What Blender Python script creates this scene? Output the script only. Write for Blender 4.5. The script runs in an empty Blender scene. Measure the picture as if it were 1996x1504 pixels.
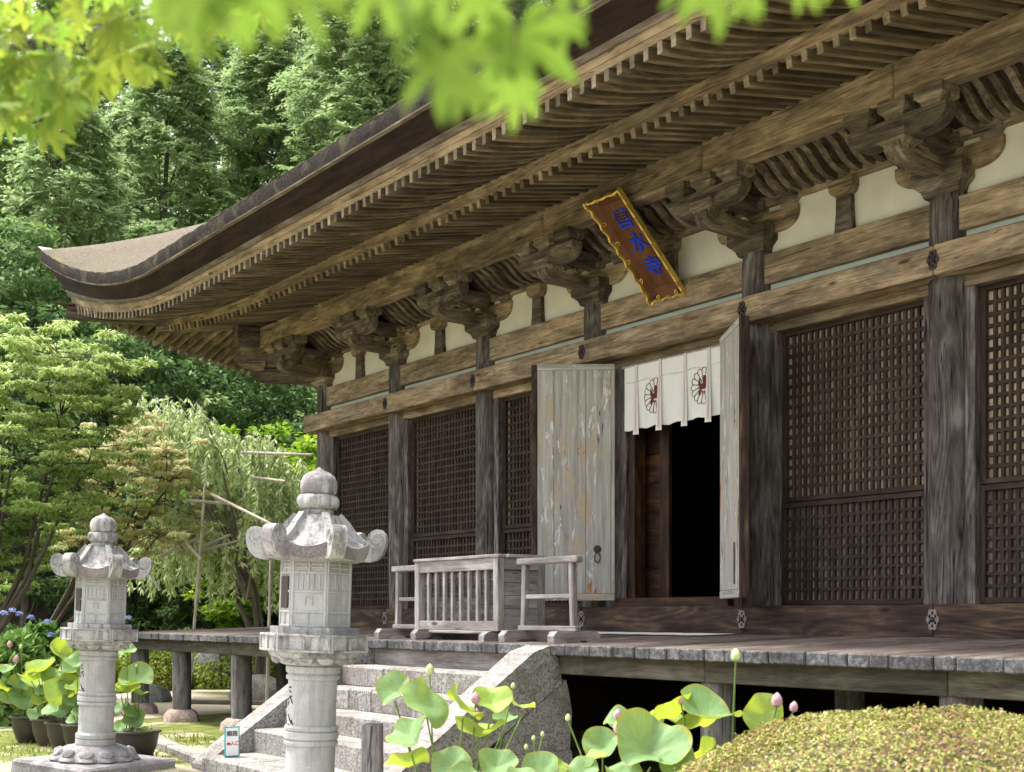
import bpy, math, random
import numpy as np
from math import sin, cos, pi, radians as R
from mathutils import Vector, Matrix

rng = random.Random(7)
nrg = np.random.default_rng(11)
scn = bpy.context.scene
COL = scn.collection

# ------------------------------------------------------------------ camera
FPX, WPX, YAW, HOR = 2347.0, 1996.0, 0.662, 1201.0
CAM = Vector((18.971, -10.64, 1.70))
FW = Vector((-cos(YAW), sin(YAW), 0.0))
RT = Vector((FW.y, -FW.x, 0.0))
cd = bpy.data.cameras.new('camera')
cam = bpy.data.objects.new('camera', cd)
COL.objects.link(cam)
cam.location = CAM
cam.rotation_euler = FW.to_track_quat('-Z', 'Y').to_euler()
cd.sensor_width = 36.0
cd.lens = 36.0 * FPX / WPX
cd.shift_y = (HOR - 752.0) / WPX
cd.clip_start = 0.05
cd.clip_end = 800.0
cd.dof.use_dof = True
cd.dof.focus_distance = 13.5
cd.dof.aperture_fstop = 4.2
scn.camera = cam

# ------------------------------------------------------------------ sky, sun, exposure
SUN_EL, SUN_AZ = R(66.0), R(242.0)      # azimuth measured from +Y towards +X
w = bpy.data.worlds.new('World')
scn.world = w
w.use_nodes = True
wn = w.node_tree
wn.nodes.clear()
wo = wn.nodes.new('ShaderNodeOutputWorld')
bg = wn.nodes.new('ShaderNodeBackground')
sky = wn.nodes.new('ShaderNodeTexSky')
sky.sky_type = 'NISHITA'
sky.sun_disc = False
sky.sun_elevation = SUN_EL
sky.sun_rotation = SUN_AZ
sky.air_density = 1.0
sky.dust_density = 4.0
sky.ozone_density = 1.0
hs = wn.nodes.new('ShaderNodeHueSaturation')
hs.inputs['Saturation'].default_value = 0.30
wn.links.new(sky.outputs[0], hs.inputs['Color'])
wn.links.new(hs.outputs[0], bg.inputs[0])
bg.inputs[1].default_value = 0.15
wn.links.new(bg.outputs[0], wo.inputs[0])
sd = bpy.data.lights.new('sun', 'SUN')
sd.energy = 2.0
sd.angle = R(11.0)
sd.color = (1.0, 0.955, 0.88)
sun = bpy.data.objects.new('sun', sd)
COL.objects.link(sun)
sun_dir = Vector((sin(SUN_AZ) * cos(SUN_EL), cos(SUN_AZ) * cos(SUN_EL), sin(SUN_EL)))
sun.rotation_euler = sun_dir.to_track_quat('Z', 'Y').to_euler()
scn.view_settings.view_transform = 'Standard'
scn.view_settings.look = 'None'
scn.view_settings.exposure = 1.9
scn.view_settings.gamma = 1.0
scn.view_settings.use_curve_mapping = False
scn.render.engine = 'CYCLES'
scn.cycles.max_bounces = 6
scn.cycles.diffuse_bounces = 3
scn.cycles.adaptive_threshold = 0.02
scn.cycles.transparent_max_bounces = 8
scn.cycles.caustics_reflective = False
scn.cycles.caustics_refractive = False


def ray(x, y):
    t = (x - WPX / 2) / FPX
    return FW + RT * t + Vector((0, 0, (HOR - y) / FPX))


def at(x, y, Z=None, X=None, Y=None, z=None):
    """a real place in the world from a direction and one known distance or plane"""
    d = ray(x, y)
    if Y is not None:
        Z = (Y - CAM.y) / d.y
    elif X is not None:
        Z = (X - CAM.x) / d.x
    elif z is not None:
        Z = (z - CAM.z) / d.z
    return CAM + d * Z


# ------------------------------------------------------------------ mesh builder
def ident():
    return Matrix.Identity(3)


class MB:
    def __init__(s):
        s.v, s.f, s.g, s.m, s.sm = [], [], [], [], []

    def add(s, vs, fs, gs=None, mi=0, smooth=False):
        o = len(s.v)
        s.v += [tuple(p) for p in vs]
        s.g += [tuple(p) for p in (gs if gs is not None else vs)]
        for f in fs:
            s.f.append(tuple(i + o for i in f))
            s.m.append(mi)
            s.sm.append(smooth)
        return s

    def box(s, lo, hi, ch=0.006, grain=0, mi=0, rot=None, loc=None, jit=0.0):
        c = [(a + b) / 2 for a, b in zip(lo, hi)]
        h = [abs(b - a) / 2 for a, b in zip(lo, hi)]
        ch = min(ch, min(h) * 0.45)
        off = (rng.uniform(0, 40), rng.uniform(0, 40), rng.uniform(0, 40))
        vs, gs, idx = [], [], {}
        for sx in (-1, 1):
            for sy in (-1, 1):
                for sz in (-1, 1):
                    sg = (sx, sy, sz)
                    j = [rng.uniform(-jit, jit) for _ in range(3)]
                    for ax in range(3):
                        p = [sg[k] * (h[k] - (0 if k == ax else ch)) + j[k] for k in range(3)]
                        idx[(sg, ax)] = len(vs)
                        vs.append(p)
                        q = [p[grain], p[(grain + 1) % 3], p[(grain + 2) % 3]]
                        gs.append([q[k] + off[k] for k in range(3)])
        fs = []
        S = (-1, 1)
        for ax in range(3):
            a, b = (ax + 1) % 3, (ax + 2) % 3
            for sv in S:
                quad = []
                for (u, t) in ((-1, -1), (1, -1), (1, 1), (-1, 1)):
                    sg = [0, 0, 0]
                    sg[ax], sg[a], sg[b] = sv, u, t
                    quad.append(idx[(tuple(sg), ax)])
                fs.append(quad if sv > 0 else quad[::-1])
            # edges parallel to ax
            for u in S:
                for t in S:
                    q = []
                    for sv in S:
                        sg = [0, 0, 0]
                        sg[ax], sg[a], sg[b] = sv, u, t
                        q.append((idx[(tuple(sg), a)], idx[(tuple(sg), b)]))
                    f = [q[0][0], q[1][0], q[1][1], q[0][1]]
                    fs.append(f if u * t < 0 else f[::-1])
        for sx in S:
            for sy in S:
                for sz in S:
                    f = [idx[((sx, sy, sz), k)] for k in range(3)]
                    fs.append(f if sx * sy * sz > 0 else f[::-1])
        out = []
        for p in vs:
            q = Vector(p)
            if rot is not None:
                q = rot @ q
            q = q + Vector(c)
            if loc is not None:
                q = q + Vector(loc)
            out.append(tuple(q))
        # grain coordinates stay local so that the figure follows the piece
        s.add(out, fs, gs, mi)
        return s

    def bar(s, a, b, wd, ht, ch=0.004, mi=0, up=(0, 0, 1)):
        """straight rectangular bar from a to b"""
        a, b = Vector(a), Vector(b)
        d = b - a
        L = d.length
        x = d.normalized()
        upv = Vector(up)
        y = upv.cross(x)
        if y.length < 1e-4:
            y = Vector((0, 1, 0)).cross(x)
        y.normalize()
        z = x.cross(y)
        M = Matrix((x, y, z)).transposed()
        s.box((-L / 2, -wd / 2, -ht / 2), (L / 2, wd / 2, ht / 2), ch, 0, mi, M, (a + b) / 2)
        return s

    def prism(s, prof, axis, lo, hi, mi=0, smooth=False):
        """prof: closed 2-D outline; axis 0 -> (y,z), 1 -> (x,z), 2 -> (x,y)"""
        n = len(prof)

        def P(q, e):
            if axis == 0:
                return (e, q[0], q[1])
            if axis == 1:
                return (q[0], e, q[1])
            return (q[0], q[1], e)
        off = rng.uniform(0, 30)
        vs = [P(q, lo) for q in prof] + [P(q, hi) for q in prof]
        gs = []
        for p in vs:
            if axis == 0:
                gs.append((p[1] + off, p[2], p[0]))
            else:
                gs.append((p[0] + off, p[1], p[2]))
        area = sum(prof[i][0] * prof[(i + 1) % n][1] - prof[(i + 1) % n][0] * prof[i][1] for i in range(n))
        flip = (area < 0) != (axis == 1)
        fs = [list(range(n))[::-1], list(range(n, 2 * n))]
        for i in range(n):
            j = (i + 1) % n
            fs.append([i, j, n + j, n + i])
        if flip:
            fs = [f[::-1] for f in fs]
        s.add(vs, fs, gs, mi, smooth)
        return s

    def lathe(s, prof, seg=32, c=(0, 0, 0), mi=0, smooth=True, mod=None, rot0=0.0, gl=False):
        n = len(prof)
        vs, gs, fs = [], [], []
        off = rng.uniform(0, 30)
        for i, (r, z) in enumerate(prof):
            for k in range(seg):
                a = rot0 + 2 * pi * k / seg
                rr = r * (mod(a - rot0, i) if mod else 1.0)
                p = (c[0] + rr * cos(a), c[1] + rr * sin(a), c[2] + z)
                vs.append(p)
                gs.append((z + off, rr * cos(a), rr * sin(a)) if gl else p)
        for i in range(n - 1):
            for k in range(seg):
                k2 = (k + 1) % seg
                fs.append([i * seg + k, i * seg + k2, (i + 1) * seg + k2, (i + 1) * seg + k])
        fs.append([k for k in range(seg)][::-1])
        fs.append([(n - 1) * seg + k for k in range(seg)])
        s.add(vs, fs, gs, mi, smooth)
        return s

    def tube(s, pts, rad, seg=6, mi=0, cap=True):
        pts = [Vector(p) for p in pts]
        if not hasattr(rad, '__len__'):
            rad = [rad] * len(pts)
        vs, gs, fs = [], [], []
        L = 0.0
        prev = None
        off = rng.uniform(0, 30)
        for i, p in enumerate(pts):
            t = (pts[min(i + 1, len(pts) - 1)] - pts[max(i - 1, 0)])
            t = t.normalized() if t.length > 1e-9 else Vector((0, 0, 1))
            u = t.cross(Vector((0.31, 0.17, 0.93)))
            if u.length < 1e-3:
                u = t.cross(Vector((1, 0, 0)))
            u.normalize()
            if prev is not None:
                u = (prev - t * prev.dot(t))
                u.normalize()
            prev = u
            v = t.cross(u)
            if i:
                L += (p - pts[i - 1]).length
            for k in range(seg):
                a = 2 * pi * k / seg
                q = p + (u * cos(a) + v * sin(a)) * rad[i]
                vs.append(tuple(q))
                gs.append((L + off, cos(a) * rad[i], sin(a) * rad[i]))
        for i in range(len(pts) - 1):
            for k in range(seg):
                k2 = (k + 1) % seg
                fs.append([i * seg + k, i * seg + k2, (i + 1) * seg + k2, (i + 1) * seg + k])
        if cap:
            fs.append(list(range(seg))[::-1])
            fs.append([(len(pts) - 1) * seg + k for k in range(seg)])
        s.add(vs, fs, gs, mi, True)
        return s

    def grid(s, fn, nu, nv, mi=0, smooth=True, gfn=None):
        vs, gs, fs = [], [], []
        for i in range(nu + 1):
            for j in range(nv + 1):
                p = fn(i / nu, j / nv)
                vs.append(p)
                gs.append(gfn(i / nu, j / nv, p) if gfn else p)
        W = nv + 1
        for i in range(nu):
            for j in range(nv):
                fs.append([i * W + j, (i + 1) * W + j, (i + 1) * W + j + 1, i * W + j + 1])
        s.add(vs, fs, gs, mi, smooth)
        return s

    def mesh(s, name, mats, sharp=None):
        me = bpy.data.meshes.new(name)
        me.from_pydata(s.v, [], s.f)
        at_ = me.attributes.new('gc', 'FLOAT_VECTOR', 'POINT')
        at_.data.foreach_set('vector', np.array(s.g, dtype=np.float32).ravel())
        for m in (mats if isinstance(mats, (list, tuple)) else [mats]):
            me.materials.append(m)
        me.polygons.foreach_set('material_index', np.array(s.m, dtype=np.int32))
        me.polygons.foreach_set('use_smooth', np.array(s.sm, dtype=bool))
        if any(s.sm):
            me.set_sharp_from_angle(angle=R(sharp if sharp else 38))
        me.update()
        return me


def link(name, data, parent=None, loc=None, rot=None, scale=None, label=None, cat=None, group=None, kind=None):
    o = bpy.data.objects.new(name, data)
    COL.objects.link(o)
    if parent is not None:
        o.parent = parent
    if loc is not None:
        o.location = loc
    if rot is not None:
        o.rotation_euler = rot
    if scale is not None:
        o.scale = scale
    tag(o, label, cat, group, kind)
    return o


def tag(o, label=None, cat=None, group=None, kind=None):
    if label:
        o['label'] = label
    if cat:
        o['category'] = cat
    if group:
        o['group'] = group
    if kind:
        o['kind'] = kind
    return o


def put(name, mb, mats, parent=None, **k):
    sh = k.pop('sharp', None)
    return link(name, mb.mesh(name, mats, sh), parent, **k)


def empty(name, loc=(0, 0, 0), rz=0.0, **k):
    e = link(name, None, None, loc, (0, 0, rz), **k)
    e.empty_display_size = 0.2
    return e


def copy_tree(src, parent=None, **k):
    c = src.copy()
    COL.objects.link(c)
    c.parent = parent
    for ch in list(src.children):
        copy_tree(ch, c)
    for a in ('location', 'rotation_euler', 'scale'):
        if a in k:
            setattr(c, a, k[a])
    tag(c, k.get('label'), k.get('cat'), k.get('group'))
    return c


# ------------------------------------------------------------------ materials
def newmat(name):
    m = bpy.data.materials.new(name)
    m.use_nodes = True
    nt = m.node_tree
    nt.nodes.clear()
    out = nt.nodes.new('ShaderNodeOutputMaterial')
    b = nt.nodes.new('ShaderNodeBsdfPrincipled')
    nt.links.new(b.outputs[0], out.inputs[0])
    return m, nt, b, out


def N(nt, t, **k):
    n = nt.nodes.new(t)
    for a, v in k.items():
        setattr(n, a, v)
    return n


def ramp(nt, stops):
    r = N(nt, 'ShaderNodeValToRGB')
    e = r.color_ramp.elements
    while len(e) < len(stops):
        e.new(0.5)
    for el, (p, c) in zip(e, stops):
        el.position = p
        el.color = (c[0], c[1], c[2], 1.0)
    return r


def coords(nt, scale=(1, 1, 1), attr='gc', rnd=True):
    a = N(nt, 'ShaderNodeAttribute', attribute_name=attr)
    src = a.outputs['Vector']
    if rnd:
        oi = N(nt, 'ShaderNodeObjectInfo')
        mu = N(nt, 'ShaderNodeMath', operation='MULTIPLY')
        mu.inputs[1].default_value = 57.0
        nt.links.new(oi.outputs['Random'], mu.inputs[0])
        ad = N(nt, 'ShaderNodeVectorMath', operation='ADD')
        nt.links.new(src, ad.inputs[0])
        nt.links.new(mu.outputs[0], ad.inputs[1])
        src = ad.outputs[0]
    mp = N(nt, 'ShaderNodeMapping')
    mp.inputs['Scale'].default_value = scale
    nt.links.new(src, mp.inputs['Vector'])
    return mp.outputs[0]


def noise(nt, vec, scale, detail=4.0, rough=0.55, dist=0.0):
    n = N(nt, 'ShaderNodeTexNoise')
    n.inputs['Scale'].default_value = scale
    n.inputs['Detail'].default_value = detail
    n.inputs['Roughness'].default_value = rough
    n.inputs['Distortion'].default_value = dist
    nt.links.new(vec, n.inputs['Vector'])
    return n.outputs[0]


def mixc(nt, fac, a, b, mode='MIX'):
    n = N(nt, 'ShaderNodeMix', data_type='RGBA', blend_type=mode)
    for sock, v in ((n.inputs[0], fac), (n.inputs[6], a), (n.inputs[7], b)):
        if hasattr(v, 'is_output'):
            nt.links.new(v, sock)
        elif isinstance(v, (int, float)):
            sock.default_value = v
        else:
            sock.default_value = (v[0], v[1], v[2], 1)
    return n.outputs[2]


def bump(nt, b, h, strength=0.3, dist=0.01):
    n = N(nt, 'ShaderNodeBump')
    n.inputs['Strength'].default_value = strength
    n.inputs['Distance'].default_value = dist
    nt.links.new(h, n.inputs['Height'])
    nt.links.new(n.outputs[0], b.inputs['Normal'])


def wood(name, dark, mid, light, stain=None, stain_amt=0.5, rough=0.8, bstr=0.5, sc=1.0, crack=0.0, vary=0.3, fig=0.5):
    m, nt, b, out = newmat(name)
    # soft streaks along the grain, fine fibre, and growth-ring figure as contour lines
    n1 = noise(nt, coords(nt, (1.0 * sc, 6 * sc, 6 * sc)), 1.7, 4, 0.66, 0.25)
    n2 = noise(nt, coords(nt, (5.0 * sc, 110 * sc, 110 * sc)), 1.3, 2, 0.6, 0.0)
    nf = noise(nt, coords(nt, (0.55 * sc, 3.4 * sc, 3.4 * sc)), 1.0, 1, 0.4, 0.25)
    mf = N(nt, 'ShaderNodeMath', operation='MULTIPLY')
    nt.links.new(nf, mf.inputs[0])
    mf.inputs[1].default_value = 85.0
    sf = N(nt, 'ShaderNodeMath', operation='SINE')
    nt.links.new(mf.outputs[0], sf.inputs[0])
    a1 = N(nt, 'ShaderNodeMath', operation='MULTIPLY_ADD')
    nt.links.new(n2, a1.inputs[0])
    a1.inputs[1].default_value = 0.40
    nt.links.new(n1, a1.inputs[2])
    a2 = N(nt, 'ShaderNodeMath', operation='MULTIPLY_ADD')
    nt.links.new(sf.outputs[0], a2.inputs[0])
    a2.inputs[1].default_value = 0.030 * fig * 2
    nt.links.new(a1.outputs[0], a2.inputs[2])
    rp = ramp(nt, [(0.47, dark), (0.69, mid), (0.95, light)])
    nt.links.new(a2.outputs[0], rp.inputs[0])
    col = rp.outputs[0]
    if stain:
        nb = noise(nt, coords(nt, (0.8, 1.7, 1.7)), 1.6, 4, 0.66, 0.5)
        r2 = ramp(nt, [(0.46, (0, 0, 0)), (0.56, (1, 1, 1))])
        nt.links.new(nb, r2.inputs[0])
        mu = N(nt, 'ShaderNodeMath', operation='MULTIPLY')
        nt.links.new(r2.outputs[0], mu.inputs[0])
        mu.inputs[1].default_value = stain_amt
        col = mixc(nt, mu.outputs[0], col, mixc(nt, 0.4, stain, col, 'MIX'))
    oi = N(nt, 'ShaderNodeObjectInfo')
    mr = N(nt, 'ShaderNodeMapRange')
    mr.inputs[3].default_value = 1.0 - vary
    mr.inputs[4].default_value = 1.0 + vary * 0.6
    nt.links.new(oi.outputs['Random'], mr.inputs[0])
    col = mixc(nt, 1.0, col, mr.outputs[0], 'MULTIPLY')
    if crack:
        nc = noise(nt, coords(nt, (0.30, 13, 13)), 1.5, 1, 0.5, 0.3)
        r3 = ramp(nt, [(0.486, (1, 1, 1)), (0.496, (0.03, 0.03, 0.03)), (0.504, (0.03, 0.03, 0.03)), (0.514, (1, 1, 1))])
        nt.links.new(nc, r3.inputs[0])
        col = mixc(nt, crack, col, mixc(nt, 1.0, col, r3.outputs[0], 'MULTIPLY'))
        vo = N(nt, 'ShaderNodeTexVoronoi')      # knots
        vo.inputs['Scale'].default_value = 1.0
        nt.links.new(coords(nt, (1.1, 3.6, 3.6)), vo.inputs['Vector'])
        r6 = ramp(nt, [(0.05, (0.12, 0.10, 0.08)), (0.10, (1, 1, 1))])
        nt.links.new(vo.outputs['Distance'], r6.inputs[0])
        col = mixc(nt, 0.85, col, mixc(nt, 1.0, col, r6.outputs[0], 'MULTIPLY'))
    nt.links.new(col, b.inputs['Base Color'])
    b.inputs['Roughness'].default_value = rough
    b.inputs['Specular IOR Level'].default_value = 0.25
    bump(nt, b, a2.outputs[0], bstr, 0.008)
    return m


def plainmat(name, col, rough=0.7, metal=0.0, var=0.12, scale=6.0, bstr=0.15, spec=0.3):
    m, nt, b, out = newmat(name)
    v = coords(nt)
    n1 = noise(nt, v, scale, 5, 0.6)
    rp = ramp(nt, [(0.3, tuple(c * (1 - var) for c in col)), (0.7, tuple(min(1, c * (1 + var)) for c in col))])
    nt.links.new(n1, rp.inputs[0])
    nt.links.new(rp.outputs[0], b.inputs['Base Color'])
    b.inputs['Roughness'].default_value = rough
    b.inputs['Metallic'].default_value = metal
    b.inputs['Specular IOR Level'].default_value = spec
    if bstr:
        bump(nt, b, n1, bstr, 0.01)
    return m


def stone(name, base, dark, light, speck=60.0, stain=(0.10, 0.08, 0.09), stain_amt=0.6, bstr=0.6, moss=None, up_dirt=0.0, streak=0.0):
    m, nt, b, out = newmat(name)
    v = coords(nt)
    n1 = noise(nt, v, speck, 3, 0.7)
    n2 = noise(nt, v, 3.0, 6, 0.65, 0.4)
    n3 = noise(nt, v, 18.0, 4, 0.6)
    rp = ramp(nt, [(0.34, dark), (0.5, base), (0.68, light)])
    nt.links.new(n1, rp.inputs[0])
    r2 = ramp(nt, [(0.48, (0, 0, 0)), (0.60, (1, 1, 1))])
    nt.links.new(n2, r2.inputs[0])
    mu = N(nt, 'ShaderNodeMath', operation='MULTIPLY')
    nt.links.new(r2.outputs[0], mu.inputs[0])
    mu.inputs[1].default_value = stain_amt
    fac = mu.outputs[0]
    if up_dirt:
        # lichen and dirt settle on faces that look up
        ge = N(nt, 'ShaderNodeNewGeometry')
        sx = N(nt, 'ShaderNodeSeparateXYZ')
        nt.links.new(ge.outputs['Normal'], sx.inputs[0])
        mr = N(nt, 'ShaderNodeMapRange')
        mr.inputs[1].default_value = 0.15
        mr.inputs[2].default_value = 0.9
        mr.inputs[4].default_value = up_dirt
        nt.links.new(sx.outputs[2], mr.inputs[0])
        nm = noise(nt, v, 7.0, 5, 0.7, 0.5)
        r4 = ramp(nt, [(0.44, (0, 0, 0)), (0.54, (1, 1, 1))])
        nt.links.new(nm, r4.inputs[0])
        m2 = N(nt, 'ShaderNodeMath', operation='MULTIPLY')
        nt.links.new(mr.outputs[0], m2.inputs[0])
        nt.links.new(r4.outputs[0], m2.inputs[1])
        mx = N(nt, 'ShaderNodeMath', operation='MAXIMUM')
        nt.links.new(m2.outputs[0], mx.inputs[0])
        nt.links.new(fac, mx.inputs[1])
        fac = mx.outputs[0]
    col = mixc(nt, fac, rp.outputs[0], stain)
    if streak:
        # rain streaks running down the stone
        r8 = ramp(nt, [(0.50, (1, 1, 1)), (0.62, (0.45, 0.42, 0.40))])
        nt.links.new(noise(nt, coords(nt, (15, 15, 1.3)), 1.0, 4, 0.7, 0.3), r8.inputs[0])
        col = mixc(nt, streak, col, mixc(nt, 1.0, col, r8.outputs[0], 'MULTIPLY'))
    if moss:
        r3 = ramp(nt, [(0.58, (0, 0, 0)), (0.72, (1, 1, 1))])
        nt.links.new(noise(nt, v, 4.5, 5, 0.6), r3.inputs[0])
        col = mixc(nt, r3.outputs[0], col, moss)
    nt.links.new(col, b.inputs['Base Color'])
    b.inputs['Roughness'].default_value = 0.9
    b.inputs['Specular IOR Level'].default_value = 0.2
    ad = N(nt, 'ShaderNodeMath', operation='MULTIPLY_ADD')
    nt.links.new(n1, ad.inputs[0])
    ad.inputs[1].default_value = 0.4
    nt.links.new(n3, ad.inputs[2])
    bump(nt, b, ad.outputs[0], bstr, 0.015)
    return m


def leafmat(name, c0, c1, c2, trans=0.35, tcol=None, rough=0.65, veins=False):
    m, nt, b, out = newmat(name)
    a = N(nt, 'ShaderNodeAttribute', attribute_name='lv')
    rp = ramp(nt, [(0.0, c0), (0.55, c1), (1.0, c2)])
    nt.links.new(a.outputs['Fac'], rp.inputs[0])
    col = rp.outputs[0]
    if veins:
        g = N(nt, 'ShaderNodeAttribute', attribute_name='gc')
        sx = N(nt, 'ShaderNodeSeparateXYZ')
        nt.links.new(g.outputs['Vector'], sx.inputs[0])
        mu = N(nt, 'ShaderNodeMath', operation='MULTIPLY')
        mu.inputs[1].default_value = 20.0
        nt.links.new(sx.outputs[1], mu.inputs[0])
        co = N(nt, 'ShaderNodeMath', operation='COSINE')
        nt.links.new(mu.outputs[0], co.inputs[0])
        r2 = ramp(nt, [(0.90, (0, 0, 0)), (0.99, (0.55, 0.55, 0.55))])
        nt.links.new(co.outputs[0], r2.inputs[0])
        nn = noise(nt, coords(nt, (3, 2, 3)), 2.0, 4)
        col = mixc(nt, nn, col, tuple(min(1, x * 1.5) for x in c2))
        col = mixc(nt, r2.outputs[0], col, tuple(min(1, x * 1.6) for x in c2))
        rim = ramp(nt, [(0.90, (0, 0, 0)), (1.0, (0.8, 0.8, 0.8))])      # dry yellowing rim
        na = N(nt, 'ShaderNodeMath', operation='MULTIPLY_ADD')
        nt.links.new(nn, na.inputs[0])
        na.inputs[1].default_value = 0.25
        ns = N(nt, 'ShaderNodeMath', operation='SUBTRACT')
        nt.links.new(sx.outputs[0], ns.inputs[0])
        ns.inputs[1].default_value = 0.13
        nt.links.new(ns.outputs[0], na.inputs[2])
        nt.links.new(na.outputs[0], rim.inputs[0])
        col = mixc(nt, rim.outputs[0], col, (0.36, 0.30, 0.06))
    nt.links.new(col, b.inputs['Base Color'])
    b.inputs['Roughness'].default_value = rough
    b.inputs['Specular IOR Level'].default_value = 0.12
    tr = N(nt, 'ShaderNodeBsdfTranslucent')
    if tcol:
        nt.links.new(mixc(nt, 0.75, col, tcol), tr.inputs[0])
    else:
        nt.links.new(col, tr.inputs[0])
    mx = N(nt, 'ShaderNodeMixShader')
    mx.inputs[0].default_value = trans
    nt.links.new(b.outputs[0], mx.inputs[1])
    nt.links.new(tr.outputs[0], mx.inputs[2])
    nt.links.new(mx.outputs[0], out.inputs[0])
    return m


M = {}
M['warm'] = wood('weathered_cypress_under_eaves', (0.105, 0.072, 0.045), (0.30, 0.216, 0.135), (0.54, 0.42, 0.29),
                 (0.070, 0.058, 0.046), 0.75, bstr=0.4, crack=0.6)
M['bracket'] = wood('weathered_bracket_timber', (0.042, 0.032, 0.024), (0.185, 0.145, 0.104), (0.42, 0.355, 0.275),
                   (0.036, 0.029, 0.024), 0.8, bstr=0.4, crack=0.6, vary=0.5)
M['fascia'] = wood('honey_coloured_eave_board', (0.18, 0.122, 0.072), (0.42, 0.302, 0.188), (0.62, 0.475, 0.325),
                   (0.10, 0.08, 0.058), 0.6, bstr=0.35, crack=0.6)
M['raftend'] = wood('pale_rafter_end', (0.12, 0.095, 0.068), (0.27, 0.215, 0.150), (0.46, 0.385, 0.29), (0.08, 0.065, 0.05), 0.7, bstr=0.4, vary=0.5)
M['rafter'] = wood('dark_rafter_timber', (0.055, 0.039, 0.025), (0.185, 0.135, 0.083), (0.37, 0.285, 0.19), (0.045, 0.036, 0.028), 0.75, bstr=0.35, vary=0.45)  # darker than the beams
M['underbeam'] = wood('dark_olive_beam_timber', (0.032, 0.028, 0.021), (0.085, 0.074, 0.054), (0.165, 0.148, 0.112), (0.03, 0.028, 0.022), 0.6, bstr=0.4)  # darker and more olive than the posts
M['warmdk'] = wood('old_brown_timber', (0.042, 0.032, 0.025), (0.135, 0.107, 0.082), (0.30, 0.25, 0.20),
                   (0.034, 0.028, 0.024), 0.75, bstr=0.4, crack=0.6)
M['column'] = wood('grey_brown_column_timber', (0.034, 0.027, 0.024), (0.105, 0.088, 0.080), (0.24, 0.215, 0.20),
                   (0.036, 0.027, 0.022), 0.65, bstr=0.7, crack=1.0, vary=0.12, fig=1.2)
M['sill'] = wood('dark_sill_timber', (0.016, 0.010, 0.007), (0.052, 0.032, 0.022), (0.15, 0.094, 0.058),
                 (0.018, 0.012, 0.010), 0.6, bstr=0.35, sc=0.8, crack=0.4, vary=0.1, fig=1.1)
M['lattice'] = wood('dark_lattice_timber', (0.014, 0.008, 0.006), (0.040, 0.025, 0.018), (0.085, 0.060, 0.045),
                    (0.015, 0.011, 0.009), 0.4, bstr=0.3, vary=0.15)
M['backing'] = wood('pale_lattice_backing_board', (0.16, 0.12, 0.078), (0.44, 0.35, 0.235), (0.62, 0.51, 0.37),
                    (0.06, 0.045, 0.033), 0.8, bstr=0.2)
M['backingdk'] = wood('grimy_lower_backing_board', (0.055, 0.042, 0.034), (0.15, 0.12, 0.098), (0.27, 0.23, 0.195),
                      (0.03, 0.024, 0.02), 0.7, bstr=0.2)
M['grey'] = wood('silver_grey_timber', (0.13, 0.112, 0.104), (0.27, 0.245, 0.232), (0.42, 0.395, 0.375),
                 (0.13, 0.108, 0.098), 0.55, bstr=0.45, crack=0.5, vary=0.15)
M['deck'] = wood('worn_veranda_plank', (0.06, 0.042, 0.032), (0.15, 0.115, 0.095), (0.27, 0.225, 0.195),
                 (0.06, 0.042, 0.032), 0.6, bstr=0.4, crack=0.5, vary=0.5)
M['endgrain'] = wood('grey_plank_end', (0.035, 0.034, 0.037), (0.105, 0.103, 0.108), (0.27, 0.265, 0.265),
                     (0.04, 0.038, 0.04), 0.7, bstr=0.9, sc=2.2, crack=0.6, vary=0.4)
M['post'] = wood('weathered_post', (0.05, 0.045, 0.043), (0.135, 0.125, 0.12), (0.28, 0.265, 0.255),
                 (0.06, 0.05, 0.045), 0.6, bstr=0.7, crack=0.8)
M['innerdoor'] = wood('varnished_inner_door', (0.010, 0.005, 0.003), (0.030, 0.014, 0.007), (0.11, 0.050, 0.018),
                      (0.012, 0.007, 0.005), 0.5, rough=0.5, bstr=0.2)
M['soffit'] = wood('shade_darkened_soffit', (0.012, 0.008, 0.005), (0.032, 0.021, 0.013), (0.07, 0.046, 0.028), None, bstr=0.2)  # darkened so the colour supplies the shade between the rafters
M['plaquewood'] = wood('red_brown_plaque_board', (0.080, 0.028, 0.012), (0.140, 0.054, 0.023), (0.19, 0.082, 0.038), None,
                       rough=0.55, bstr=0.1, vary=0.0, fig=0.5)
M['strip'] = plainmat('pale_blue_grey_limewash', (0.47, 0.52, 0.49), 0.9, var=0.08, scale=2.0, bstr=0.05)
M['plaster'] = plainmat('cream_plaster', (0.66, 0.63, 0.555), 0.9, var=0.09, scale=2.2, bstr=0.08)
M['gold'] = plainmat('gilding', (0.80, 0.58, 0.16), 0.38, 0.7, 0.1, 30, 0.1)
M['blue'] = plainmat('blue_pigment', (0.012, 0.05, 0.55), 0.7, var=0.1, bstr=0.0)
M['iron'] = plainmat('old_iron', (0.055, 0.042, 0.04), 0.6, 0.4, 0.2, 20)
M['ironlt'] = plainmat('worn_iron_plate', (0.21, 0.175, 0.165), 0.55, 0.3, 0.2, 25)
M['cloth'] = plainmat('white_cotton', (0.68, 0.665, 0.625), 0.95, var=0.03, scale=12, bstr=0.1)
M['pink'] = plainmat('faded_pink_band', (0.62, 0.46, 0.44), 0.9, var=0.06)
M['brown'] = plainmat('brown_dye', (0.105, 0.030, 0.016), 0.9, var=0.08)
M['ink'] = plainmat('black_ink', (0.02, 0.02, 0.03), 0.8, var=0.1)
M['red'] = plainmat('red_print', (0.55, 0.02, 0.06), 0.7, var=0.1)
M['teal'] = plainmat('teal_trim', (0.05, 0.30, 0.33), 0.5, var=0.1)
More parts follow.
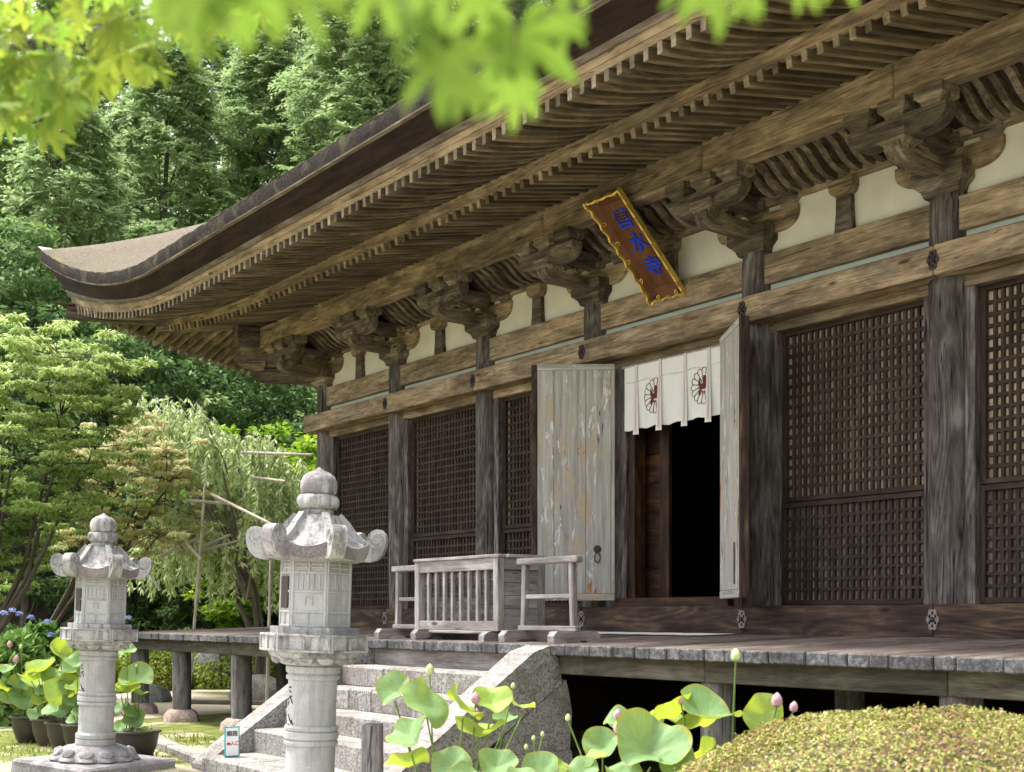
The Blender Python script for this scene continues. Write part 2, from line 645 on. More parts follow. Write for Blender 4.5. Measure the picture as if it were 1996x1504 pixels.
M['white'] = plainmat('white_board', (0.80, 0.80, 0.78), 0.6, var=0.03)
M['black'] = plainmat('shade_black', (0.012, 0.008, 0.006), 0.95, var=0.2, spec=0.05)  # near-black colour stands in for deep shade indoors and underfloor
M['lanternbase'] = stone('grimy_lantern_base', (0.25, 0.24, 0.24), (0.17, 0.16, 0.165), (0.34, 0.335, 0.33), 60,
                         (0.10, 0.082, 0.09), 0.8, 0.5, None, 0.4)
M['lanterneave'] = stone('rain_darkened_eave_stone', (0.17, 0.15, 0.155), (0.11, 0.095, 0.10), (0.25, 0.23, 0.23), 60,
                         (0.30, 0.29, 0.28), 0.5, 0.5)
M['granite'] = stone('pale_granite', (0.27, 0.257, 0.238), (0.12, 0.108, 0.10), (0.42, 0.405, 0.38), 42,
                     (0.155, 0.132, 0.115), 0.65, 1.0, None, 0.0, 0.5)
M['lantern'] = stone('lantern_granite', (0.39, 0.39, 0.38), (0.345, 0.345, 0.34), (0.44, 0.44, 0.43), 80,
                     (0.26, 0.24, 0.22), 0.45, 0.2, None, 0.0, 0.28)
M['lanternroof'] = stone('lichened_lantern_granite', (0.36, 0.36, 0.345), (0.28, 0.28, 0.27), (0.45, 0.45, 0.43), 70,
                         (0.14, 0.118, 0.125), 0.7, 0.4, None, 0.85, 0.8)
M['rock'] = stone('base_stone', (0.33, 0.25, 0.21), (0.2, 0.15, 0.13), (0.47, 0.37, 0.32), 30, (0.2, 0.16, 0.14), 0.5, 0.9)
M['darkrock'] = stone('garden_rock', (0.14, 0.14, 0.125), (0.06, 0.06, 0.055), (0.26, 0.26, 0.24), 20,
                      (0.05, 0.05, 0.045), 0.6, 1.0, (0.07, 0.10, 0.03))
M['pot'] = plainmat('brown_glazed_pot', (0.042, 0.031, 0.026), 0.5, var=0.35, scale=4, bstr=0.1, spec=0.5)
M['bamboo'] = wood('old_bamboo', (0.25, 0.22, 0.18), (0.44, 0.40, 0.34), (0.58, 0.54, 0.48), None, bstr=0.2)
M['bark'] = wood('tree_bark', (0.030, 0.024, 0.018), (0.075, 0.060, 0.045), (0.16, 0.135, 0.11),
                 (0.08, 0.09, 0.05), 0.4, bstr=1.0)
M['twig'] = wood('grey_twig', (0.12, 0.10, 0.085), (0.24, 0.21, 0.18), (0.36, 0.33, 0.30), None, bstr=0.3)


def barkroof(name, base, dark, moss, amt):
    m, nt, b, out = newmat(name)
    v = coords(nt)
    n1 = noise(nt, v, 28, 4, 0.75)
    n2 = noise(nt, v, 2.3, 6, 0.65, 0.5)
    vor = N(nt, 'ShaderNodeTexVoronoi')
    vor.inputs['Scale'].default_value = 26
    nt.links.new(v, vor.inputs['Vector'])
    rp = ramp(nt, [(0.3, dark), (0.72, base)])
    nt.links.new(n1, rp.inputs[0])
    r2 = ramp(nt, [(0.52, (0, 0, 0)), (0.66, (1, 1, 1))])
    nt.links.new(n2, r2.inputs[0])
    mu = N(nt, 'ShaderNodeMath', operation='MULTIPLY')
    nt.links.new(r2.outputs[0], mu.inputs[0])
    mu.inputs[1].default_value = amt
    col = mixc(nt, mu.outputs[0], rp.outputs[0], moss)
    # pale flecks of dry bark
    r5 = ramp(nt, [(0.70, (0, 0, 0)), (0.76, (1, 1, 1))])
    nt.links.new(noise(nt, v, 22, 2, 0.5), r5.inputs[0])
    col = mixc(nt, r5.outputs[0], col, tuple(min(1, c * 1.7) for c in base))
    nt.links.new(col, b.inputs['Base Color'])
    b.inputs['Roughness'].default_value = 0.95
    b.inputs['Specular IOR Level'].default_value = 0.1
    bump(nt, b, n1, 1.0, 0.03)
    return m


M['rooftop'] = barkroof('weathered_bark_roof', (0.22, 0.18, 0.14), (0.06, 0.05, 0.04), (0.15, 0.14, 0.06), 0.5)
M['roofedge'] = barkroof('mossy_bark_edge', (0.055, 0.046, 0.04), (0.014, 0.011, 0.010), (0.11, 0.105, 0.06), 0.75)
M['roofrim'] = barkroof('mossy_bark_rim', (0.19, 0.165, 0.12), (0.055, 0.05, 0.035), (0.17, 0.165, 0.06), 0.85)
M['roofcut'] = wood('layered_bark_cut', (0.014, 0.008, 0.006), (0.032, 0.018, 0.014), (0.062, 0.036, 0.03), None,
                    rough=0.9, bstr=0.4)
M['shingle'] = wood('shingle_ends', (0.09, 0.065, 0.05), (0.20, 0.155, 0.125), (0.36, 0.31, 0.27), (0.07, 0.05, 0.04), 0.6,
                    bstr=0.6)


def doorpaint():
    m, nt, b, out = newmat('peeling_grey_door_paint')
    v = coords(nt, (1, 1, 1))
    st = coords(nt, (0.7, 16, 16))
    streak = noise(nt, st, 1.4, 5, 0.65, 0.5)
    base = ramp(nt, [(0.30, (0.22, 0.205, 0.18)), (0.5, (0.355, 0.335, 0.30)), (0.72, (0.52, 0.495, 0.455))])
    nt.links.new(streak, base.inputs[0])
    col = base.outputs[0]
    sep = N(nt, 'ShaderNodeSeparateXYZ')
    a = N(nt, 'ShaderNodeAttribute', attribute_name='gc')
    nt.links.new(a.outputs['Vector'], sep.inputs[0])

    def patch(scale, lo, hi, c, vec):
        nonlocal col
        r = ramp(nt, [(lo, (0, 0, 0)), (hi, (1, 1, 1))])
        nt.links.new(noise(nt, vec, scale, 5, 0.68, 0.7), r.inputs[0])
        col = mixc(nt, r.outputs[0], col, c)
    patch(1.7, 0.55, 0.60, (0.40, 0.33, 0.23), coords(nt, (1.0, 3.0, 3.0)))
    patch(2.1, 0.60, 0.64, (0.60, 0.59, 0.57), coords(nt, (1.2, 4.5, 4.5)))
    patch(1.1, 0.63, 0.66, (0.33, 0.15, 0.06), coords(nt, (1.1, 3.5, 3.5)))
    patch(1.3, 0.65, 0.68, (0.07, 0.075, 0.085), coords(nt, (0.8, 5.0, 5.0)))
    nt.links.new(col, b.inputs['Base Color'])
    b.inputs['Roughness'].default_value = 0.85
    b.inputs['Specular IOR Level'].default_value = 0.2
    bump(nt, b, streak, 0.4, 0.008)
    return m


M['door'] = doorpaint()


def groundmat():
    m, nt, b, out = newmat('moss_and_sand')
    tc = N(nt, 'ShaderNodeTexCoord')
    v = tc.outputs['Object']
    big = noise(nt, v, 0.55, 5, 0.6, 0.3)
    med = noise(nt, v, 3.5, 5, 0.65)
    fine = noise(nt, v, 60, 3, 0.7)
    sand = ramp(nt, [(0.3, (0.25, 0.21, 0.145)), (0.7, (0.44, 0.39, 0.29))])
    nt.links.new(fine, sand.inputs[0])
    moss = ramp(nt, [(0.25, (0.045, 0.068, 0.016)), (0.5, (0.125, 0.145, 0.036)), (0.75, (0.23, 0.225, 0.075))])
    nt.links.new(med, moss.inputs[0])
    ad = N(nt, 'ShaderNodeMath', operation='MULTIPLY_ADD')
    nt.links.new(med, ad.inputs[0])
    ad.inputs[1].default_value = 0.45
    nt.links.new(big, ad.inputs[2])
    r = ramp(nt, [(0.72, (0, 0, 0)), (0.83, (1, 1, 1))])
    nt.links.new(ad.outputs[0], r.inputs[0])
    col = mixc(nt, r.outputs[0], moss.outputs[0], sand.outputs[0])
    nt.links.new(col, b.inputs['Base Color'])
    b.inputs['Roughness'].default_value = 0.95
    b.inputs['Specular IOR Level'].default_value = 0.1
    bump(nt, b, fine, 0.6, 0.02)
    return m


M['ground'] = groundmat()
M['hill'] = plainmat('leaf_litter', (0.05, 0.045, 0.025), 0.95, var=0.5, scale=1.5)
M['sand'] = plainmat('pale_sand', (0.44, 0.385, 0.28), 0.95, var=0.15, scale=30)
M['gravel'] = stone('pale_bounce_gravel', (0.47, 0.44, 0.39), (0.28, 0.26, 0.23), (0.62, 0.59, 0.54), 55, (0.38, 0.35, 0.30), 0.5, 1.0)
M['mosslit'] = plainmat('bright_moss', (0.22, 0.25, 0.045), 0.95, var=0.3, scale=8, bstr=0.5)

# ------------------------------------------------------------------ ground and hill
def gz(x, y):
    return 0.0


def hillz(x, y):
    # wooded slope rising behind and to the left of the hall
    d = max(0.0, (-x - 11.0)) * 0.85 + max(0.0, y - 6.0) * 0.16 * (1 if x < -6 else 0)
    t = max(0.0, -x - 11.0)
    return 0.02 + min(1.0, t / 8.0) * (0.30 * t + 0.05 * max(0.0, y)) + 0.35 * sin(x * 0.31 + 1) * sin(y * 0.23) * min(1, t / 6)


g = MB()
g.grid(lambda u, v: (-380 + 760 * u, -380 + 760 * v, 0.0), 8, 8)
put('ground', g, M['ground'], kind='structure')
h = MB()
h.grid(lambda u, v: (-11.0 - 80 * u, -60 + 130 * v, hillz(-11.0 - 80 * u, -60 + 130 * v)), 40, 52)
put('hill', h, M['hill'], kind='structure')
# pale sand walk that runs behind the veranda end, kept 4 mm above the ground
sn = MB()
sn.grid(lambda u, v: (-9.0 + 8.5 * u + 0.25 * sin(v * 9), -7.5 + 12.0 * v, 0.004 + 0.0 * u), 6, 14)
put('sand_path', sn, M['sand'], kind='structure')

# gravel sheet added in front of the steps to bounce light under the eaves
gv = MB()
gv.grid(lambda u, v: (7.3 + 13.5 * u + 0.2 * sin(v * 8), -15.5 + 10.0 * v, 0.004), 6, 6)
put('added_bounce_gravel', gv, M['gravel'], kind='structure')

# ------------------------------------------------------------------ temple hall
BAY = 2.4
XC = [0.0, 2.4, 4.8, 7.2, 9.921, 12.321, 14.721, 17.121]
XE = XC[-1]
YBACK = 12.0
CR = 0.215
Z_SB, Z_ST = 1.500, 1.818          # sill beam
Z_NB, Z_NT = 4.983, 5.277          # upper tie beam
Z_KB, Z_KT = 5.412, 5.745          # head beam
Z_TB, Z_TT = 6.288, 6.470          # wall plate
Z_PB, Z_PT = 6.500, 6.860          # eave purlin
YN = -0.32
OC = 3.886                          # hip corner offset from the corner column

hall = empty('temple_hall', (0, 0, 0), label='old unpainted timber temple hall with a sweeping bark roof', cat='temple')


def lift(d, amp):
    d = max(0.0, min(d, XE + 2 * OC - d))
    return amp * max(0.0, 1 - d / 5.2) ** 1.75


# columns
cm = MB()
cm.lathe([(CR * 1.0, 1.45), (CR * 1.0, 4.2), (CR * 0.99, 5.70), (CR * 0.94, 5.79)], 28, gl=True)
cme = cm.mesh('column', M['column'], 50)
for i, x in enumerate(XC):
    link('column', cme, hall, loc=(x, 0, 0), rot=(0, 0, i * 2.3))
for k, y in enumerate((2.4, 4.8, 7.2, 9.6, 12.0)):
    link('column', cme, hall, loc=(0, y, 0), rot=(0, 0, 1.1 * k))

# sill beam, upper tie beam, lintel, head beam, wall plate : one timber per bay
for i in range(7):
    x0, x1 = XC[i], XC[i + 1]
    a = x0 - (0.36 if i == 0 else 0.0)
    c = x1 + (0.36 if i == 6 else -0.003)
    mb = MB().box((a, YN, Z_SB - 0.01), (c, -0.10, Z_ST + rng.uniform(-.003, .003)), 0.012)
    put('sill_beam', mb, M['sill'], hall)
    mb = MB().box((a, YN, Z_NB), (c, -0.03, Z_NT + rng.uniform(-.003, .003)), 0.012)
    put('tie_beam', mb, M['warm'], hall)
    mb = MB().box((x0 + CR * 0.9, -0.10, 4.865), (x1 - CR * 0.9, 0.10, Z_NB - 0.003), 0.008)
    put('lintel', mb, M['warm'], hall)
    mb = MB().box((x0 + 0.12, -0.135, Z_KB), (x1 - 0.12, 0.08, Z_KT), 0.008)
    put('head_beam', mb, M['warm'], hall)
    mb = MB().box((x0 - (0.9 if i == 0 else 0), -0.10, Z_TB), (x1 - 0.003, 0.10, Z_TT), 0.008)
    put('wall_plate', mb, M['warm'], hall)
    # white strip between the tie beam and the head beam
    mb = MB().box((x0 + 0.1, -0.07, Z_NT - 0.004), (x1 - 0.1, 0.06, Z_KB + 0.004), 0.0)
    put('plaster_strip', mb, M['strip'], hall)
    xm = (x0 + x1) / 2
    # plaster panels with softly cut upper corners, one each side of the strut
    for (p, q, sgn) in ((x0 + 0.06, xm - 0.06, -1), (xm + 0.06, x1 - 0.06, 1)):
        mb = MB().box((p, -0.035, Z_KT - 0.004), (q, 0.05, Z_TB + 0.004), 0.0)
        put('plaster_panel', mb, M['plaster'], hall)
    # strut and its block
    st = MB().prism([(xm - 0.115, Z_KT), (xm + 0.115, Z_KT), (xm + 0.098, Z_KT + 0.18), (xm + 0.088, 6.165),
                     (xm - 0.088, 6.165), (xm - 0.098, Z_KT + 0.18)], 1, -0.105, 0.02)
    so = put('strut', st, M['warmdk'], hall)
    bl = MB().prism([(xm - 0.09, 6.128), (xm + 0.09, 6.128), (xm + 0.125, 6.155), (xm + 0.150, 6.20), (xm + 0.150, 6.287),
                     (xm - 0.150, 6.287), (xm - 0.150, 6.20), (xm - 0.125, 6.155)], 1, -0.16, 0.05)
    put('bearing_block', bl, M['warm'], hall)

# wall infill above the plate and plain closing walls of the sides and back
mb = MB().box((-0.0, -0.02, Z_TT - 0.01), (XE, 0.06, 7.35), 0.0)
put('upper_wall_boards', mb, M['warmdk'], hall)
mb = MB()
mb.box((-0.06, 0.15, 1.4), (0.06, YBACK, 7.3), 0.0, 2)
put('side_wall', mb, M['plaster'], hall)
mb = MB().box((XE - 0.06, 0.15, 1.4), (XE + 0.06, YBACK, 7.3), 0.0, 2)
put('side_wall', mb, M['plaster'], hall)
mb = MB().box((0, YBACK - 0.06, 1.4), (XE, YBACK + 0.06, 7.3), 0.0, 2)
put('back_wall', mb, M['plaster'], hall)
for i in range(5):
    mb = MB().box((-0.32, i * 2.4 + (0.0 if i else -0.30), Z_NB + 0.004), (-0.03, i * 2.4 + 2.397, Z_NT - 0.004), 0.012, 1)
    put('tie_beam', mb, M['warmdk'], hall)
# skirting under the floor, floor and ceiling of the room; black surfaces paint its darkness
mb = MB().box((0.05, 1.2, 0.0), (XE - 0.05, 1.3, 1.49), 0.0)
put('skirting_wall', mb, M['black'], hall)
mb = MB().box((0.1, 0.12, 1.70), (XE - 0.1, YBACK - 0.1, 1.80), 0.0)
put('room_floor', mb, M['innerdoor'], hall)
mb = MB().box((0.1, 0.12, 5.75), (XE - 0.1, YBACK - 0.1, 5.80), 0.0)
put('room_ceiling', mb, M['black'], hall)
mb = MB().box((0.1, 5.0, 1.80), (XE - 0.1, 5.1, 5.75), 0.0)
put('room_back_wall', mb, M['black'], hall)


# ---- bracket sets: block on the column head, crossed arms, blocks, outer arm
def blockprof(c, w0, w1, z0, z1):
    zt = z0 + (z1 - z0) * 0.42
    return [(c - w0, z0), (c + w0, z0), (c + w0 + (w1 - w0) * 0.35, z0 + (zt - z0) * 0.55), (c + w1, zt), (c + w1, z1),
            (c - w1, z1), (c - w1, zt), (c - w0 - (w1 - w0) * 0.35, z0 + (zt - z0) * 0.55)]


def taper_block(mb, cx, cy, z0, z1, w0, w1):
    """square bearing block with hollowed lower half"""
    zt = z0 + (z1 - z0) * 0.45
    rings = [(w0, z0), (w0 + (w1 - w0) * 0.25, z0 + (zt - z0) * 0.5), (w1, zt), (w1, z1)]
    vs, fs, gs = [], [], []
    off = rng.uniform(0, 30)
    for (r, z) in rings:
        for (sx, sy) in ((-1, -1), (1, -1), (1, 1), (-1, 1)):
            vs.append((cx + sx * r, cy + sy * r, z))
            gs.append((sx * r + off, sy * r, z))
    for i in range(3):
        for k in range(4):
            k2 = (k + 1) % 4
            fs.append([i * 4 + k, i * 4 + k2, i * 4 + 4 + k2, i * 4 + 4 + k])
    fs.append([3, 2, 1, 0])
    fs.append([12, 13, 14, 15])
    mb.add(vs, fs, gs)
    return mb


def arm_profile(half, z0, z1, c=0.0, both=True):
    """arm with quarter-round lower ends"""
    rr = min(0.17, (z1 - z0) * 0.8)
    pts = [(c - half, z1)]
    lip = (z1 - z0) - rr
    for k in range(7):
        a = k / 6 * pi / 2
        pts.append((c - half + (1 - cos(a)) * rr * 1.35 * 1.0, z1 - lip - sin(a) * rr))
    for k in range(6, -1, -1):
        a = k / 6 * pi / 2
        pts.append((c + half - (1 - cos(a)) * rr * 1.35, z1 - lip - sin(a) * rr))
    pts.append((c + half, z1))
    return pts


def nose_profile(y_out, y_in, z0, z1):
    rr = (z1 - z0) * 0.85
    pts = [(y_out, z1)]
    lip = (z1 - z0) - rr
    for k in range(8):
        a = k / 7 * pi / 2
        pts.append((y_out + (1 - cos(a)) * rr * 1.5, z1 - lip - sin(a) * rr))
    pts += [(y_in, z0), (y_in, z1)]
    return pts


def make_bracket():
    e = link('bracket_set', None, hall)
    B_, D_ = M['bracket'], M['warmdk']
    put('column_block', taper_block(MB(), 0, 0, 5.785, 6.065, 0.185, 0.272), B_, e)
    mb = MB().prism(arm_profile(0.585, 5.985, 6.225), 1, -0.088, 0.088)
    put('wall_arm', mb, M['warm'], e)
    for sx in (-0.455, 0.455):
        put('small_block', taper_block(MB(), sx, 0, 6.215, 6.385, 0.088, 0.145), B_, e)
    put('small_block', taper_block(MB(), 0, 0, 6.18, 6.36, 0.088, 0.15), B_, e)
    mb = MB().prism(nose_profile(-1.0, 0.25, 5.945, 6.105), 0, -0.084, 0.084)
    put('projecting_arm', mb, B_, e)
    put('small_block', taper_block(MB(), 0, -0.86, 6.055, 6.215, 0.092, 0.150), B_, e)
    mb = MB().prism(arm_profile(0.53, 6.135, 6.345), 1, -0.945, -0.775)
    put('outer_arm', mb, D_, e)
    for sx in (-0.385, 0.0, 0.385):
        put('small_block', taper_block(MB(), sx, -0.86, 6.335, 6.498, 0.092, 0.145), B_, e)
    mb = MB().prism(nose_profile(-0.60, 0.15, 6.235, 6.42), 0, -0.07, 0.07)
    put('upper_arm', mb, D_, e)
    return e


br = make_bracket()
for i, x in enumerate(XC):
    if i == 0:
        br.location = (x, 0, 0)
    else:
        copy_tree(br, hall, location=(x, 0, 0))
# corner set also turns to the side
copy_tree(br, hall, location=(0, 0, 0.002), rotation_euler=(0, 0, -pi / 2))
for y in (2.4, 4.8):
    copy_tree(br, hall, location=(0, y, 0), rotation_euler=(0, 0, -pi / 2))
dg = MB().prism(nose_profile(-1.42, 0.1, 5.88, 6.12), 0, -0.082, 0.082)
o = put('diagonal_arm', dg, M['warmdk'], hall, rot=(0, 0, -pi / 4))
dg = MB().prism(nose_profile(-1.75, 0.1, 6.16, 6.40), 0, -0.08, 0.08)
put('diagonal_arm', dg, M['warmdk'], hall, rot=(0, 0, -pi / 4))
taperm = taper_block(MB(), 0, 0, 6.10, 6.26, 0.09, 0.145)
put('small_block', taperm, M['warm'], hall, loc=(-0.9, -0.9, 0), rot=(0, 0, pi / 4))

# ---- coved ribs between wall plate and purlin
rib_lo = [(-0.06, 6.335), (-0.17, 6.33), (-0.28, 6.345), (-0.38, 6.39), (-0.46, 6.45), (-0.55, 6.52), (-0.65, 6.56), (-0.78, 6.575)]
rib_up = [(y - 0.012, z + 0.10) for y, z in rib_lo[::-1]]
ribm = MB().prism(rib_lo + rib_up, 0, -0.036, 0.036).mesh('cove_rib', M['bracket'])
cove = [(y - 0.01, z + 0.075) for y, z in rib_lo]
for i in range(7):
    xa, xb = XC[i] + 0.24, XC[i + 1] - 0.30
    n = 12
    for k in range(n):
        link('cove_rib', ribm, hall, loc=(xa + (xb - xa) * (k + 0.5) / n, rng.uniform(-.012, .012), rng.uniform(-.008, .008)),
             rot=(0, 0, rng.uniform(-.03, .03)))
    mb = MB()
    mb.grid(lambda u, v: (XC[i] + 0.1 + (XC[i + 1] - XC[i] - 0.2) * u, cove[min(7, int(round(v * 7)))][0], cove[min(7, int(round(v * 7)))][1]),
            2, 7)
    put('cove_board', mb, M['lattice'], hall)

# ---- eave purlins
for i in range(7):
    a = XC[i] - (1.55 if i == 0 else 0.0)
    c = XC[i + 1] + (1.55 if i == 6 else -0.004)
    mb = MB().box((a, -0.975, Z_PB), (c, -0.75, Z_PT + rng.uniform(-.002, .002)), 0.014)
    put('eave_purlin', mb, M['warm'], hall)
for i in range(5):
    mb = MB().box((-0.975, i * 2.4 - (1.4 if i == 0 else 0), Z_PB + 0.01), (-0.75, i * 2.4 + 2.396, Z_PT - 0.01), 0.014, 1)
    put('eave_purlin', mb, M['warmdk'], hall)

# ---- rafters: base tier and flying tier, each timber its own piece
SP = 1 / 6.0
Y_KI = -2.15
A_KI, A_KA = 0.62, 0.95
rb = MB().box((-0.033, -1.0, 0.0), (0.033, 0.0, 0.16), 0.003, 1)
for fi, f in enumerate(rb.f):
    if all(rb.v[k][1] < -0.996 for k in f):
        rb.m[fi] = 1
rbm = rb.mesh('rafter', [M['rafter'], M['raftend']])
fl_n = 7


def flyz(t):
    return -0.345 * (1.55 * t - 0.55 * t * t)


def fly_mesh(name):
    vs, fs, gs = [], [], []
    off = rng.uniform(0, 30)
    for i in range(fl_n + 1):
        t = i / fl_n
        ht = 0.155 - 0.045 * t
        for (sx, sz) in ((-0.03, 0), (0.03, 0), (0.03, ht), (-0.03, ht)):
            vs.append((sx, -t, flyz(t) + sz))
            gs.append((t * 1.4 + off, sx, sz))
    for i in range(fl_n):
        for k in range(4):
            k2 = (k + 1) % 4
            fs.append([i * 4 + k, i * 4 + 4 + k, i * 4 + 4 + k2, i * 4 + k2])
    fs.append([0, 1, 2, 3])
    fs.append([fl_n * 4 + k for k in (3, 2, 1, 0)])
    b = MB()
    b.add(vs, fs, gs)
    b.m[-1] = 1
    return b.mesh(name, [M['rafter'], M['raftend']])


flm = fly_mesh('flying_rafter')
ZB_IN, Y_IN = 7.085, 0.20           # underside of base rafter at its inner end
ZB_OUT = 6.575                      # underside at the tip
ZF_IN, Y_FI = 6.865, -1.95          # underside of flying rafter where it leaves the kioi
L_F = 1.45


def rafters(side, u0, u1):
    n = int(round((u1 - u0) / SP))
    for i in range(n + 1):
        u = u0 + i * SP
        d = u + OC

        def place(name, me, v_in, L, zin, zout, drop):
            o = bpy.data.objects.new(name, me)
            COL.objects.link(o)
            o.parent = hall
            j = rng.uniform(-.006, .006)
            o.location = (u + j, v_in, zin) if side == 0 else (v_in, u + j, zin)
            ang = math.atan2(zout - (zin - drop), L)
            o.rotation_euler = (-ang, 0, 0.0 if side == 0 else -pi / 2)
            o.scale = (1, L, 1)
        # base tier
        if u > -2.0:
            vin = Y_IN if u > -0.2 else max(Y_KI + 0.1, min(Y_IN, u + 0.06))
            zo = ZB_OUT + lift(d, A_KI)
            zin = ZB_IN + lift(d, 0.20)
            f = (Y_IN - vin) / (Y_IN - Y_KI)      # cut short at the hip, same line
            place('rafter', rbm, vin, vin - Y_KI, zin + (zo - zin) * f, zo, 0.0)
        vin = Y_FI if u > -1.9 else max(-3.3, u + 0.05)
        L = vin + 3.40
        if L > 0.12:
            zo = 6.465 + lift(d, A_KA)
            zin = ZF_IN + lift(d, A_KI)
            if L > 1.2:
                place('flying_rafter', flm, vin, L, zin, zo, 0.345)
            else:
                f = (Y_FI - vin) / L_F
                place('flying_rafter', rbm, vin, L, zin + (zo - zin) * f, zo, 0.0)


rafters(0, -3.30, 15.6)
rafters(1, -3.22, 6.2)


# ---- long timbers and roof edge swept round the corner with the upward curve
def runs():
    es = [0, .12, .25, .45, .7, 1, 1.35, 1.7, 2.1, 2.6, 3.1, 3.7, 4.3, 5, 6, 7.5, 9, 11, 13, 15, 17, 19, 21, 23, 24.5]
    return es


def sweep(mb, prof, mi=0, left=12.0, closed=False, smooth=True, wob=0.0, fine=False):
    es = runs()
    if fine:
        es = [k * 0.11 for k in range(150)] + [17, 19, 21, 23, 24.5]
    path = [('L', e) for e in reversed(es) if 0 < e <= left] + [('F', e) for e in es]
    n = len(prof)
    vs, gs, fs = [], [], []
    for (s_, e) in path:
        for (o_, z, amp) in prof:
            c = -o_ + e
            d = c + OC
            zz = z + lift(d, amp) + (rng.uniform(-wob, wob) if e > 0 else 0)
            oj = o_ + (rng.uniform(-wob, wob) * .6 if e > 0 else 0)
            p = (c, -oj, zz) if s_ == 'F' else (-oj, c, zz)
            vs.append(p)
            gs.append(((e if s_ == 'F' else -e) * 1.0, o_ * 1.0, z * 1.0))
    nn = n if closed else n - 1
    for i in range(len(path) - 1):
        for k in range(nn):
            k2 = (k + 1) % n
            fs.append([i * n + k, (i + 1) * n + k, (i + 1) * n + k2, i * n + k2])
    mb.add(vs, fs, gs, mi, smooth)
    return mb


put('lower_eave_beam', sweep(MB(), [(2.04, 6.69, A_KI), (2.19, 6.672, A_KI), (2.20, 6.775, A_KI), (2.17, 6.80, A_KI), (2.0, 6.83, A_KI)],
                             smooth=False), M['warm'], hall)
put('upper_eave_beam', sweep(MB(), [(3.25, 6.605, 0.93), (3.385, 6.572, 0.95), (3.45, 6.685, 1.03), (3.42, 6.72, 1.03)], smooth=False),
    M['fascia'], hall)
put('shingle_course', sweep(MB(), [(3.42, 6.682, 1.03), (3.475, 6.678, 1.05), (3.525, 6.715, 1.10), (3.50, 6.76, 1.10)], smooth=False,
                            wob=0.004), M['shingle'], hall)
put('bark_eave', sweep(MB(), [(3.49, 6.705, 1.10), (3.60, 6.752, 1.22), (3.70, 6.802, 1.29), (3.81, 6.858, 1.37)], smooth=True),
    M['roofcut'], hall)
put('eave_batten', sweep(MB(), [(3.80, 6.850, 1.365), (3.848, 6.856, 1.38), (3.852, 6.872, 1.38), (3.80, 6.89, 1.38)], smooth=False),
    M['shingle'], hall)
put('bark_edge', sweep(MB(), [(3.79, 6.868, 1.37), (3.85, 6.872, 1.38), (3.862, 6.94, 1.39), (3.866, 7.01, 1.40), (3.860, 7.05, 1.41)],
                        smooth=True, wob=0.008, fine=True), [M['roofedge']], hall)
put('bark_rim', sweep(MB(), [(3.858, 7.035, 1.41), (3.864, 7.056, 1.41), (3.83, 7.072, 1.42), (3.74, 7.108, 1.42), (3.55, 7.195, 1.40)],
                      smooth=True, wob=0.010, fine=True), [M['roofrim']], hall)
# soffit boards above the two rafter tiers
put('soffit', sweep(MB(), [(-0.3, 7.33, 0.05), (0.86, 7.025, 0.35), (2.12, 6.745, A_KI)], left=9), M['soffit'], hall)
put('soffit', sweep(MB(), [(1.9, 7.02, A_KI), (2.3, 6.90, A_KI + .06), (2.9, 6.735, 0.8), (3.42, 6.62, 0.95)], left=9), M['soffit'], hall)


# roof surface: one height field, hips included
def roofz(x, y):
    ds = min(x + OC, XE + OC - x)
    df = min(y + OC, YBACK + OC - y)
    m_, n_ = min(ds, df), max(ds, df)
    m_ = max(0, m_)
    prof = 0.50 * m_ + 0.028 * m_ * m_
    return 7.030 + prof + 1.42 * max(0.0, 1 - max(0, n_) / 5.2) ** 1.75


xs = [-3.80, -3.6, -3.3, -3.0, -2.6, -2.2, -1.7, -1.2, -.6, 0, .7, 1.5, 2.5, 4, 5.5, 7, 8.56]
xs = xs + [XE - v for v in xs[-2::-1]]
ys = [-3.80, -3.6, -3.3, -3.0, -2.6, -2.2, -1.7, -1.2, -.6, 0, .7, 1.5, 2.5, 4, 6.0]
ys = ys + [YBACK - v for v in ys[-2::-1]]
rm = MB()
rm.grid(lambda u, v: (xs[int(round(u * (len(xs) - 1)))], ys[int(round(v * (len(ys) - 1)))],
                      roofz(xs[int(round(u * (len(xs) - 1)))], ys[int(round(v * (len(ys) - 1)))])), len(xs) - 1, len(ys) - 1)
put('roof', rm, M['rooftop'], hall)
tip = MB()
zt = 7.07 + 1.42
tip.add([(-3.90, -3.90, zt + .03), (-3.60, -3.76, zt - 0.19), (-3.76, -3.60, zt - 0.19), (-3.70, -3.70, zt - 0.02), (-3.80, -3.80, zt - 0.15)],
        [(0, 1, 3), (0, 3, 2), (0, 4, 1), (0, 2, 4), (1, 4, 2, 3)])
put('corner_cap', tip, M['ironlt'], hall)

# hip rafters
a = at(313, 636, Z=21.9)
for (o1, z1, o0, z0, wd, ht) in ((2.26, 6.66 + 0.33, 0.0, 7.05, 0.21, 0.26), (3.47, 7.27, 1.7, 7.02, 0.20, 0.22)):
    mb = MB().bar((-o0, -o0, z0), (-o1, -o1, z1), wd, ht, 0.01)
    put('hip_rafter', mb, M['warmdk'], hall)
mb = MB().bar((-3.35, -3.35, 7.39), (-3.60, -3.60, 7.44), 0.30, 0.03)
put('hip_cap', mb, M['sill'], hall)

